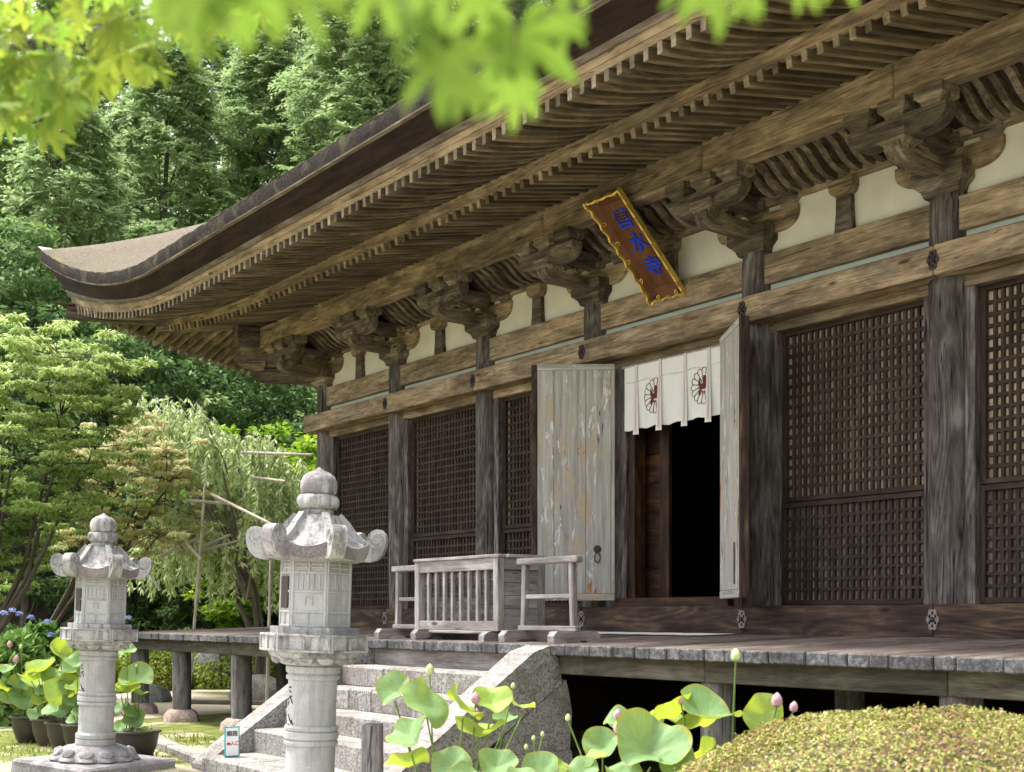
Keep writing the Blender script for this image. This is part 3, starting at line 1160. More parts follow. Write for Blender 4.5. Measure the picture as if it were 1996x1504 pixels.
# ------------------------------------------------------------------ infill of the bays
def lattice_panel(parent, x0, x1, z0, z1, y, nx, nz, back='backing'):
    """one shutter: frame, backing board, grid of bars"""
    e = link('lattice_shutter', None, parent)
    fw = 0.055
    for (a, c) in (((x0, y, z0), (x0 + fw, y + 0.07, z1)), ((x1 - fw, y, z0), (x1, y + 0.07, z1))):
        put('stile', MB().box(a, c, 0.004, 2), M['lattice'], e)
    for (a, c) in (((x0 + fw, y + .001, z0), (x1 - fw, y + 0.069, z0 + fw)), ((x0 + fw, y + .001, z1 - fw), (x1 - fw, y + 0.069, z1))):
        put('rail', MB().box(a, c, 0.004, 0), M['lattice'], e)
    X0, X1, Z0, Z1 = x0 + fw, x1 - fw, z0 + fw, z1 - fw
    mb = MB().box((X0, y + 0.062, Z0), (X1, y + 0.075, Z1), 0.0, 2)
    put('backing_board', mb, M[back], e)
    mb = MB()
    bw, bh = 0.036, 0.038
    for k in range(1, nx):
        x = X0 + (X1 - X0) * k / nx + rng.uniform(-.002, .002)
        mb.box((x - bw / 2, y + 0.028, Z0), (x + bw / 2, y + 0.0615, Z1), 0.003, 2)
    for k in range(1, nz):
        z = Z0 + (Z1 - Z0) * k / nz + rng.uniform(-.002, .002)
        mb.box((X0, y + 0.030, z - bh / 2), (X1, y + 0.0605, z + bh / 2), 0.003, 0)
    put('lattice_grid', mb, M['lattice'], e, kind='stuff')
    return e


for i in (0, 1, 2, 4, 5, 6):
    xa, xb = XC[i] + CR * 0.93, XC[i + 1] - CR * 0.93
    # jambs
    put('jamb', MB().box((xa - 0.05, -0.085, Z_ST - .01), (xa + 0.10, 0.13, 4.868), 0.006, 2), M['column'], hall)
    put('jamb', MB().box((xb - 0.06, -0.085, Z_ST - .01), (xb + 0.05, 0.13, 4.868), 0.006, 2), M['column'], hall)
    L0, L1 = xa + 0.10, xb - 0.06
    nx = 22 if i != 2 else 22
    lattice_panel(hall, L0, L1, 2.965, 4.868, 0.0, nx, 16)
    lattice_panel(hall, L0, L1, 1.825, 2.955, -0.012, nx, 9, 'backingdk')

# ---- centre bay with the pair of plank doors
DX0, DX1 = 7.80, 9.50
put('door_jamb', MB().box((7.40, -0.10, Z_ST - .01), (DX0, 0.12, 4.868), 0.008, 2), M['column'], hall)
put('door_jamb', MB().box((DX1, -0.10, Z_ST - .01), (9.75, 0.12, 4.868), 0.008, 2), M['column'], hall)
put('door_jamb', MB().box((DX0 - .002, -0.06, 1.93), (DX0 + .11, 0.14, 4.868), 0.006, 2), M['innerdoor'], hall)
put('door_jamb', MB().box((DX1 - .10, -0.06, 1.93), (DX1 + .002, 0.14, 4.868), 0.006, 2), M['innerdoor'], hall)
put('threshold', MB().box((DX0 - 0.1, -0.20, Z_ST - .012), (DX1 + 0.1, 0.14, 1.93), 0.008), M['innerdoor'], hall)


def door_leaf(hx, hy, ang, L, inner):
    e = link('door_leaf', None, hall, loc=(hx, hy, 0), rot=(0, 0, ang))
    z0, z1 = 1.90, 4.89
    wid = [0.22, 0.42, 0.33, 0.05]
    tot = sum(wid)
    x = 0.0
    for k, wd in enumerate(wid[::-1]):
        wd = wd / tot * L
        put('plank', MB().box((x, -0.045 + rng.uniform(-.003, .003), z0 + 0.09), (x + wd - 0.004, 0.045, z1 - 0.075), 0.006, 2), M['door'], e)
        x += wd
    put('door_rail', MB().box((-0.0, -0.052, z0), (L, 0.052, z0 + 0.088), 0.008), M['door'], e)
    put('door_rail', MB().box((-0.0, -0.052, z1 - 0.073), (L, 0.052, z1), 0.008), M['door'], e)
    put('edge_stile', MB().box((L + 0.001, -0.05, z0 + .004), (L + 0.075, 0.05, z1 - .004), 0.008, 2), M['sill'], e)
    return e


dl = door_leaf(7.74, -0.24, 0, 0.98, 1)
dl.rotation_euler = (0, 0, pi + R(50))
hd = MB()
hd.lathe([(0.05, 0), (0.05, 0.012), (0.02, 0.02)], 12)
ho = put('handle_plate', hd, M['iron'], dl, loc=(0.22, 0.045, 2.55), rot=(-pi / 2, 0, 0))
rg = MB().tube([(0.22 + 0.035 * sin(a), 0.062, 2.45 - 0.13 * (1 - cos(a)) * .5 + .06) for a in np.linspace(0, 2 * pi, 15)], 0.008, 5)
put('door_ring', rg, M['iron'], dl)
dr = door_leaf(9.58, -0.24, 0, 0.98, 1)
dr.rotation_euler = (0, 0, -R(36))
put('latch', MB().tube([(0.80, -0.06, 2.05), (0.80, -0.06, 2.5)], 0.009, 5), M['iron'], dr)

# inner sliding door behind the opening
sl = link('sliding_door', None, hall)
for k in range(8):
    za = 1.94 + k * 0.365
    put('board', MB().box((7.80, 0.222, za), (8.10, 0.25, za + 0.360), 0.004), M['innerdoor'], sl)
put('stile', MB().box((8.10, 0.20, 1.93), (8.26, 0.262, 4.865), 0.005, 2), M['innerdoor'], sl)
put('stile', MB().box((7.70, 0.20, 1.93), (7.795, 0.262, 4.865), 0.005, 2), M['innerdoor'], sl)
# faint gilded fittings on the altar in the dark room
for (ax, az) in ((8.05, 3.62), (8.42, 3.62), (8.05, 3.0), (8.42, 3.0)):
    e = MB()
    for k in range(6):
        a = k * pi / 3
        e.tube([(ax, 2.9, az), (ax + 0.10 * cos(a), 2.88, az + 0.16 * sin(a)), (ax + 0.05 * cos(a + .7), 2.87, az + .2 * sin(a + .7))],
               [0.02, 0.014, 0.006], 5)
    put('altar_ornament', e, M['gold'], None, label='faint gilded altar ornament in the dark doorway, %s %s' % ('upper' if az > 3.3 else 'lower', 'left' if ax < 8.2 else 'right'), cat='ornament',
        group='gilded altar ornaments inside the hall')


# ---- iron nail covers on the beams
def cover_mesh(name, mat, s=1.0, thick=0.012):
    mb = MB()
    pts = []
    for k in range(36):
        a = 2 * pi * k / 36 + pi / 2
        r = 0.075 * (1 + 0.13 * cos(6 * (a - pi / 2)))
        el = 1.65
        pts.append((r * cos(a) * s, r * sin(a) * el * s))
    # pointed ends
    pts = [(x, y * (1.0 + 0.22 * max(0, abs(y) / (0.14 * s) - 0.75))) for x, y in pts]
    mb.prism(pts, 1, -thick, 0.0)
    mb.lathe([(0.03 * s, 0.0), (0.03 * s, 0.012), (0.017 * s, 0.028), (0.0005, 0.032)], 10)
    return mb


def nailcover(x, z, y, mat, s):
    e = link('nail_cover', None, hall, loc=(x, y, z))
    mb = MB()
    pts = []
    for k in range(40):
        a = 2 * pi * k / 40
        r = 0.072 * (1 + 0.12 * cos(6 * a))
        yy = r * sin(a) * 1.6
        yy *= 1.0 + 0.25 * max(0, abs(sin(a)) - 0.9) * 10 * 0.3
        pts.append((r * cos(a) * s, yy * s))
    mb.prism(pts, 1, -0.008, 0.006)
    put('plate', mb, mat, e)
    for k in range(6):
        a = k * pi / 3 + pi / 6
        c = MB().box((-0.011 * s, -0.0095, -0.017 * s), (0.011 * s, -0.0075, 0.017 * s), 0.002)
        put('piercing', c, M['black'], e, loc=(0.043 * s * cos(a), 0, 0.072 * s * sin(a)))
    bo = MB().lathe([(0.030 * s, 0), (0.030 * s, .012), (0.016 * s, .028), (0.002, .032)], 12)
    put('boss', bo, M['iron'], e, loc=(0, -0.008, 0), rot=(pi / 2, 0, 0))
    return e


for x in XC[1:7]:
    nailcover(x, (Z_SB + Z_ST) / 2 + 0.01, YN - 0.004, M['ironlt'], 0.86)
    nailcover(x, (Z_NB + Z_NT) / 2, YN - 0.004, M['iron'], 0.80)

# ------------------------------------------------------------------ veranda
YD, XDL, XDR = -3.14, -1.95, 18.6
Z_DW, Z_DE = 1.497, 1.424
ver = link('veranda', None, hall)
x = XDL
slope = math.atan2(Z_DW - Z_DE, abs(YD - YN))
while x < XDR:
    wd = rng.choice([0.17, 0.20, 0.22, 0.25, 0.28, 0.31, 0.36])
    wd = min(wd, XDR - x)
    th = 0.105
    ext = rng.uniform(-0.012, 0.015)
    back = YN + 0.05
    Ln = back - (YD - ext)
    zc = (Z_DW + Z_DE) / 2 - th / 2 + rng.uniform(-0.003, 0.003)
    Mx = Matrix.Rotation(slope, 3, 'X')
    mb = MB()
    mb.box((-wd / 2 + .0025, -Ln / 2, -th / 2), (wd / 2 - .0025, Ln / 2, th / 2), 0.011, 1, 0, Mx, (x + wd / 2, (back + YD - ext) / 2, zc))
    # the sawn front end is greyer than the trodden top
    nf = len(mb.f)
    for fi, f in enumerate(mb.f):
        c = sum((Vector(mb.v[k]) for k in f), Vector()) / len(f)
        if c.y < YD - ext + 0.02:
            mb.m[fi] = 1
    put('plank', mb, [M['deck'], M['endgrain']], ver)
    x += wd
# narrow side veranda going back along the left wall
y = YN + 0.06
while y < 6:
    wd = rng.choice([0.22, 0.26, 0.3])
    put('plank', MB().box((XDL + rng.uniform(-.01, .01), y, 1.335), (-0.25, y + wd - .003, 1.44), 0.01, 0), M['deck'], ver)
    y += wd
# edge beams and posts
for (a, c) in ((XDL + 0.12, 0.23), (0.23, 2.45), (2.45, 6.36)):
    put('edge_beam', MB().box((a, YD + 0.13, 1.135), (c - .004, YD + 0.29, 1.325), 0.008), M['underbeam'], ver)
for (a, c) in ((6.36, 10.3), (10.3, 11.86), (11.86, 14.17), (14.17, 16.4), (16.4, XDR - .1)):
    put('edge_beam', MB().box((a, YD + 0.13, 1.135), (c - .004, YD + 0.29, 1.325), 0.008), M['underbeam'], ver)
for px_ in (-1.60, 0.23, 2.45, 4.75, 11.86, 14.17, 16.4):
    put('post', MB().lathe([(0.15, 0.16), (0.152, 0.8), (0.148, 1.32)], 16, gl=True), M['post'], ver, loc=(px_, YD + 0.30, 0), rot=(0, 0, px_))
    st = MB().lathe([(0.02, 0.20), (0.20, 0.19), (0.27, 0.12), (0.29, 0.0)][::-1], 14, mod=lambda a, i: 1 + .1 * sin(3 * a + px_) + .06 * sin(5 * a))
    put('base_stone', st, M['rock'], ver, loc=(px_, YD + 0.30, 0))
for px_ in (-1.60, 0.23, 2.45, 11.86, 14.17):
    put('post', MB().lathe([(0.14, 0.0), (0.14, 1.32)], 14, gl=True), M['post'], ver, loc=(px_, -1.0, 0))
for px_ in (-1.5, 0.23, 2.45, 6.3, 11.86, 14.17):
    put('joist', MB().box((px_ - 0.07, YD + .295, 1.16), (px_ + 0.07, 0.0, 1.318), 0.006, 1), M['underbeam'], ver)

# ------------------------------------------------------------------ stone stairs
stairs = empty('stone_stairs', (8.07, YD, 0), label='granite steps with sloping side stones leading up to the veranda', cat='stairs')
SX0, SX1 = -1.54, 1.50              # local X of the steps
zs = [1.13, 0.90, 0.667, 0.434, 0.18]
yf = [-0.36, -0.73, -1.10, -1.48, -2.10]
for k in range(5):
    cuts = sorted([SX0, SX1] + [rng.uniform(SX0 + .6, SX1 - .6)] + ([rng.uniform(SX0 + .4, SX1 - .4)] if k % 2 else []))
    zl = zs[k + 1] - 0.02 if k < 4 else -0.05
    for a, c in zip(cuts[:-1], cuts[1:]):
        mb = MB().box((a + .002, yf[k], zl), (c - .002, (yf[k] + 0.80 if k else 0.10), zs[k] + rng.uniform(-.004, .004)), 0.022, 0, jit=0.006)
        put('step', mb, M['granite'], stairs)
put('riser_board', MB().box((SX0, 0.10, 1.0), (SX1, 0.16, 1.315), 0.005), M['grey'], stairs)
for (a, c) in ((-1.92, -1.545), (1.505, 1.88)):
    # sloping cheek on two blocks
    top = [(0.02, 1.42), (-0.20, 1.355), (-1.84, 0.235), (-2.05, 0.06), (-2.05, -.05), (-1.55, -0.05), (0.16, 1.05), (0.10, 1.30)]
    put('sloping_stone', MB().prism(top, 0, a, c), M['granite'], stairs)
    low = [(0.20, 1.04), (-0.36, 0.70), (-0.36, 0.36), (0.27, 0.36), (0.30, 0.75)]
    put('side_block', MB().prism([(0.215, 1.075), (-0.55, 0.572), (-0.60, 0.385), (0.26, 0.385), (0.29, 0.75), (0.25, 0.95)], 0, a + .01, c - .008), M['granite'], stairs)
    put('side_block', MB().prism([(-0.86, 0.38), (0.28, 0.38), (0.33, 0.2), (0.36, -.05), (-1.50, -.05)], 0, a + .006, c - .012), M['granite'], stairs)
for o in stairs.children:
    pass

# ------------------------------------------------------------------ plaque
PL_W, PL_H = 0.50, 1.22
top_c, bot_c = Vector((8.575, -1.225, 6.575)), Vector((8.575, -0.13, 5.555))
upv = (top_c - bot_c)
PLL = upv.length
upv.normalize()
nv = Vector((1, 0, 0)).cross(upv)          # outward and down
if nv.y > 0:
    nv = -nv
plq = empty('name_plaque', (top_c + bot_c) / 2 - nv * 0.115, label='tilted red-brown name plaque with gilt scalloped frame and blue characters', cat='plaque')
MP = Matrix((Vector((1, 0, 0)), upv.cross(Vector((1, 0, 0))) * (-1 if upv.cross(Vector((1, 0, 0))).dot(nv) > 0 else 1), upv)).transposed()
# local axes: x right, y into the wall (behind), z up along the board
MP = Matrix((Vector((1, 0, 0)), -nv, upv)).transposed()
plq.rotation_euler = MP.to_euler()
hw, hh = 0.185, PLL / 2 - 0.15
put('board', MB().box((-hw, -0.01, -hh), (hw, 0.03, hh), 0.004, 2), M['plaquewood'], plq)
fo_w, fo_h, fd = 0.295, PLL / 2, 0.115


def flank(p0, p1, q0, q1, name):
    """splayed frame board between the inner edge p0-p1 and the scalloped outer edge q0-q1"""
    p0, p1, q0, q1 = map(Vector, (p0, p1, q0, q1))
    n = 48
    L = (q1 - q0).length
    vs, fs, gs = [], [], []
    edge = []
    for i in range(n + 1):
        t = i / n
        a = p0.lerp(p1, t)
        b_ = q0.lerp(q1, t)
        s_ = 0.0
        if 0.06 < t < 0.94:
            m_ = L / 0.094
            s_ = -0.030 * abs(sin(t * m_ * pi / 2 * 1.0)) * 0.9 - 0.012
        d = (b_ - a).normalized()
        b2 = b_ + d * s_
        edge.append(b2.copy())
        off = Vector((0, 0.022, 0))
        for p in (a, b2, b2 + off, a + off):
            vs.append(tuple(p))
            gs.append((t * L, (p - a).length, p.y))
    for i in range(n):
        for k in range(4):
            k2 = (k + 1) % 4
            fs.append([i * 4 + k, i * 4 + 4 + k, i * 4 + 4 + k2, i * 4 + k2])
    fs += [[0, 1, 2, 3], [n * 4 + 3, n * 4 + 2, n * 4 + 1, n * 4]]
    mb = MB()
    mb.add(vs, fs, gs)
    f_ = put(name, mb, M['plaquewood'], plq)
    tb = MB()
    for i in range(n):
        a, b_ = edge[i], edge[i + 1]
        tb.bar(a + Vector((0, 0.004, 0)), b_ + Vector((0, 0.004, 0)), 0.026, 0.07, 0.003, up=(0, 1, 0))
    put('gilt_edge', tb, M['gold'], f_)
    # little gilt curls
    for t in np.linspace(0.2, 0.8, 4 if L > 1 else 2):
        cu = MB()
        e_ = edge[int(t * n)]
        inn = p0.lerp(p1, t)
        d = (inn - e_).normalized()
        ax = (q1 - q0).normalized()
        pts = [e_ + d * (0.028 * (1 - cos(a))) + ax * 0.022 * sin(a) for a in np.linspace(0.2, 2 * pi - 0.2, 12)]
        cu.tube([p - Vector((0, 0.004, 0)) for p in pts], 0.006, 5)
        put('gilt_curl', cu, M['gold'], f_)


for sx in (-1, 1):
    flank((sx * hw, 0.0, -hh), (sx * hw, 0.0, hh), (sx * fo_w, -fd, -fo_h), (sx * fo_w, -fd, fo_h), 'frame_board')
for sz in (-1, 1):
    flank((-hw, 0.0, sz * hh), (hw, 0.0, sz * hh), (-fo_w, -fd, sz * fo_h), (fo_w, -fd, sz * fo_h), 'frame_board')
for sx in (-1, 1):
    mb = MB().lathe([(0.001, -0.05), (0.04, -0.035), (0.052, 0.0), (0.04, 0.035), (0.001, 0.05)], 14)
    put('foot_knob', mb, M['iron'], plq, loc=(sx * 0.17, -0.05, -fo_h - 0.045))
    put('hook', MB().box((-0.02, -0.02, -0.05), (0.02, 0.02, 0.05), 0.005), M['iron'], plq, loc=(sx * 0.20, -0.075, -fo_h + 0.03))


def text_mesh(name, body, size, depth, fat, mat, font_shear=0.0):
    cu = bpy.data.curves.new(name, 'FONT')
    cu.body = body
    cu.size = size
    cu.extrude = depth
    cu.offset = fat
    cu.align_x = 'CENTER'
    cu.align_y = 'CENTER'
    cu.shear = font_shear
    tmp = bpy.data.objects.new(name, cu)
    COL.objects.link(tmp)
    dg_ = bpy.context.evaluated_depsgraph_get()
    me = bpy.data.meshes.new_from_object(tmp.evaluated_get(dg_))
    bpy.data.objects.remove(tmp)
    bpy.data.curves.remove(cu)
    me.materials.clear()
    me.materials.append(mat)
    a_ = me.attributes.new('gc', 'FLOAT_VECTOR', 'POINT')
    co = np.zeros(len(me.vertices) * 3, dtype=np.float32)
    me.vertices.foreach_get('co', co)
    a_.data.foreach_set('vector', co)
    return me


for ch, z_, rz_ in (('善', 0.35, 0.04), ('水', 0.02, -0.05), ('寺', -0.33, 0.03)):
    me = text_mesh('character', ch, 0.262, 0.008, 0.005, M['blue'], 0.08)
    # characters stand on the board: text plane (x, y) -> board plane (x, z)
    o = link('character', me, plq, loc=(0.0, -0.018, z_), rot=(pi / 2, 0, 0), scale=(1.0, 1.05, 1.0))
    o.rotation_euler = (pi / 2, rz_, 0)

# ------------------------------------------------------------------ door curtain
noren = empty('door_curtain', (8.66, -0.16, 4.84), label='white half-length door curtain with pink pleat bands and brown flower crests', cat='curtain')
NW, NH = 0.82, 0.80
pl = [-0.60, -0.18, 0.24, 0.62]


def cloth_y(x_, t):
    v_ = 0.014 * sin(x_ * 9 + 1) * t
    for p_ in pl:
        d = x_ - p_
        v_ += -0.03 * t * math.exp(-(d / 0.07) ** 2) + 0.026 * t * math.exp(-((d - 0.11) / 0.05) ** 2)
    return v_


mb = MB()
mb.grid(lambda u, v: (-NW + 2 * NW * u, cloth_y(-NW + 2 * NW * u, v), -NH * v * (1.0 + 0.012 * sin(u * 31))), 90, 14)
put('cloth', mb, M['cloth'], noren)
for p_ in pl:
    sb = MB()

    def strip(u, v):
        wd_ = 0.018 + 0.034 * v
        return (p_ + (u - 0.5) * 2 * wd_ + 0.012 * v, cloth_y(p_, v) - 0.012 - 0.028 * v * (1 - (2 * u - 1) ** 2), -0.0 - (NH + 0.075) * v)
    sb.grid(strip, 6, 10)
    f_ = put('pleat', sb, M['cloth'], noren)
    pb = MB()
    pb.grid(lambda u, v: (p_ - 0.004 + (u - .5) * 0.022 + 0.03 * v, cloth_y(p_, v) - 0.016 - 0.03 * v, -0.01 - (NH + 0.03) * v), 1, 10)
    put('pink_band', pb, M['pink'], f_)
cr = MB().tube([(-NW + 2 * NW * t, cloth_y(-NW + 2 * NW * t, .25) - 0.012, -0.19 - 0.02 * abs(sin(t * 4.2 * pi))) for t in np.linspace(0, 1, 40)], 0.004, 4)
put('tie_cord', cr, M['cloth'], noren)
rod = MB().tube([(-NW - 0.05, 0.012, 0.0), (NW + 0.05, 0.012, 0.0)], 0.016, 8)
put('rod', rod, M['bamboo'], noren)


def crest(cx, cz, clip):
    mb = MB()
    R0 = 0.22

    def P(x_, z_):
        return (x_, cloth_y(x_, -z_ / NH) - 0.006, z_)
    for k in range(16):
        a0 = k * pi / 8
        pts = []
        for t in np.linspace(0, 1, 15):
            # petal: narrow stem to a round end
            if t < 0.5:
                r_ = 0.16 + t * 2 * 0.70
                w_ = 0.008 + 0.030 * (t * 2)
                pts.append((r_ * R0 * 1.0, -w_))
            else:
                pass
        loop = [(0.06, -0.006), (0.13, -0.026), (0.175, -0.036)]
        for q in np.linspace(-pi / 2, pi / 2, 8):
            loop.append((0.18 + 0.038 * cos(q), 0.037 * sin(q)))
        loop += [(0.175, 0.036), (0.13, 0.026), (0.06, 0.006)]
        prev = None
        for (r_, s_) in loop:
            x_ = cx + r_ * cos(a0) - s_ * sin(a0)
            z_ = cz + (r_ * sin(a0) + s_ * cos(a0))
            if x_ < clip:
                p = P(x_, z_)
                if prev is not None:
                    mb.bar(prev, p, 0.007, 0.004, 0.001, up=(0, 1, 0))
                prev = p
            else:
                prev = None
    # brown figure in the middle
    fig = [(-0.085, 0.03), (-0.075, 0.10), (-0.055, 0.02), (-0.012, 0.035), (0.0, 0.125), (0.028, 0.115), (0.05, 0.03), (0.07, 0.03),
           (0.07, -0.035), (-0.05, -0.04), (-0.075, -0.10), (-0.085, -0.10), (-0.065, -0.02)]
    pr = [(cx + min(a_, clip - cx), cz + b_) for a_, b_ in fig]
    yy = cloth_y(cx, -cz / NH)
    mb.prism(pr, 1, yy - 0.011, yy - 0.004)
    return mb


put('crest', crest(-0.255, -0.43, -0.205), M['brown'], noren)
put('crest', crest(0.545, -0.43, 0.600), M['brown'], noren)

# ------------------------------------------------------------------ offering box
ob = empty('offering_box', (7.92, -2.52, 1.424), label='silver grey wooden offering box with slatted front', cat='offering box')
BX, BY = 0.81, 0.33
b0, b1 = 0.115, 0.945
for sx in (-1, 1):
    for sy in (-1, 1):
        put('corner_post', MB().box((sx * BX - (0.09 if sx > 0 else 0), sy * BY - (0.09 if sy > 0 else 0), b0),
                                    (sx * BX + (0.09 if sx < 0 else 0), sy * BY + (0.09 if sy < 0 else 0), b1 - 0.036), 0.006, 2), M['grey'], ob)
put('top_frame', MB().box((-BX - .012, -BY - .012, b1 - .035), (BX + .012, -BY + .10, b1), 0.006), M['grey'], ob)
put('top_frame', MB().box((-BX - .012, BY - .10, b1 - .035), (BX + .012, BY + .012, b1), 0.006), M['grey'], ob)
for sx in (-1, 1):
    put('top_frame', MB().box((sx * BX - .05, -BY + .101, b1 - .036), (sx * BX + .05, BY - .101, b1 - .001), 0.006, 1), M['grey'], ob)
for k in range(7):
    yy = -BY + 0.14 + k * 0.065
    put('top_slat', MB().box((-BX + .06, yy, b1 - .05), (BX - .06, yy + .03, b1 - .012), 0.004), M['grey'], ob)
for (za, zb, nm) in ((b1 - 0.165, b1 - .036, 'rail'), (b0 + 0.005, b0 + 0.11, 'rail')):
    put(nm, MB().box((-BX + .091, -BY + .006, za), (BX - .091, -BY + .07, zb), 0.005), M['grey'], ob)
    for sx in (-1, 1):
        put(nm, MB().box((sx * (BX - .02) - .045, -BY + .091, za), (sx * (BX - .02) + .012, BY - .091, zb), 0.005, 1), M['grey'], ob)
for k in range(4):
    za = b0 + 0.11 + k * 0.138
    put('panel_board', MB().box((-BX + .08, -BY + .085, za), (BX - .08, -BY + .105, za + .135), 0.004), M['post'], ob)
    for sx in (-1, 1):
        put('panel_board', MB().box((sx * (BX - .045) - .012, -BY + .08, za), (sx * (BX - .045) + .012, BY - .08, za + .135), 0.006, 1),
            M['grey'], ob)
put('back_panel', MB().box((-BX + .08, BY - .06, b0 + .05), (BX - .08, BY - .04, b1 - .05), 0.004), M['grey'], ob)
for k in range(8):
    xx = -BX + .091 + (2 * BX - .182) * (k + 1) / 9
    put('slat', MB().box((xx - .021, -BY + .02, b0 + .105), (xx + .021, -BY + .062, b1 - .16), 0.005, 2), M['grey'], ob)
for sx in (-1, 1):
    pr = []
    hw_ = 0.44
    pr = [(-hw_, 0.0), (-hw_, 0.05)] + [(-hw_ + 0.11 * (1 - cos(a)), 0.05 + 0.065 * sin(a)) for a in np.linspace(0.2, pi / 2, 6)]
    pr += [(-q, z_) for q, z_ in pr[::-1]]
    pr += [(0.25, 0.0), (0.2, 0.03), (-0.2, 0.03), (-0.25, 0.0)]
    put('foot', MB().prism(pr, 0, sx * 0.66 - .05, sx * 0.66 + .05), M['grey'], ob)
put('curved_apron', MB().box((-0.58, -BY + .0, b0 - .03), (0.58, -BY + .05, b0 + .004), 0.02), M['grey'], ob)


# ------------------------------------------------------------------ low railings on either side
def railing(loc, lab, W_):
    e = empty('low_railing', loc, label=lab, cat='railing', group='low railings beside the offering box')
    for sx in (-1, 1):
        lean = 0.03 * -sx
        put('upright', MB().bar((sx * (W_ - .09) + .0, 0, 0.16), (sx * (W_ - .09) - sx * .025, 0, 0.815), 0.062, 0.062, .005), M['grey'], e)
        pr = [(-0.30, 0.0), (-0.31, 0.075), (-0.26, 0.125), (0.26, 0.125), (0.31, 0.075), (0.30, 0.0), (0.16, 0.0), (0.12, 0.028), (-0.12, 0.028),
              (-0.16, 0.0)]
        put('foot', MB().prism(pr, 0, sx * (W_ - .09) - .05, sx * (W_ - .09) + .05), M['grey'], e)
    put('handrail', MB().box((-W_, -.045, 0.812), (W_, .045, 0.882), 0.012), M['grey'], e)
    put('middle_rail', MB().box((-W_ + .12, -.02, 0.455), (W_ - .12, .02, 0.50), 0.005), M['grey'], e)
    put('bottom_rail', MB().box((-W_ + .02, -.038, 0.124), (W_ - .02, .038, 0.175), 0.006), M['grey'], e)
    return e


railing((9.42, -2.72, 1.428), 'low grey railing to the right of the offering box', 0.49)
railing((6.95, -2.72, 1.428), 'low grey railing half hidden to the left of the offering box', 0.49)
# pale cloth lying on the veranda in front of the door
mt = MB()
mt.grid(lambda u, v: (6.9 + 3.0 * u, -0.95 + 0.55 * v, 1.505 - 0.026 * (0.32 + (0.95 - 0.55 * v) - 0.64) + 0.0015 * sin(u * 40) - 0.0 + 0.004), 30, 4)
mo = put('cloth_runner', mt, M['cloth'], None, label='pale cloth runner spread on the veranda before the doorway', cat='runner')

# ------------------------------------------------------------------ stone lanterns
def hexpts(r, a0=0.0):
    return [(r * cos(a0 + k * pi / 3), r * sin(a0 + k * pi / 3)) for k in range(6)]


def hex_faces(mb, r, z, hgt, items, proud=0.010):
    """raised mouldings on each of the six faces; items: (u0,u1,v0,v1) in face units -1..1, 0..1"""
    ap = r * cos(pi / 6)
    half = r * 0.5
    for k in range(6):
        a = k * pi / 3 + pi / 6
        n = Vector((cos(a), sin(a), 0))
        t = Vector((-sin(a), cos(a), 0))
        Mx = Matrix((t, n, Vector((0, 0, 1)))).transposed()
        for (u0, u1, v0, v1) in items:
            c = n * ap + t * ((u0 + u1) / 2 * half) + Vector((0, 0, z + (v0 + v1) / 2 * hgt))
            mb.box((-(u1 - u0) / 2 * half, -proud, -(v1 - v0) / 2 * hgt), ((u1 - u0) / 2 * half, proud, (v1 - v0) / 2 * hgt), 0.004, 0, 0, Mx, c)


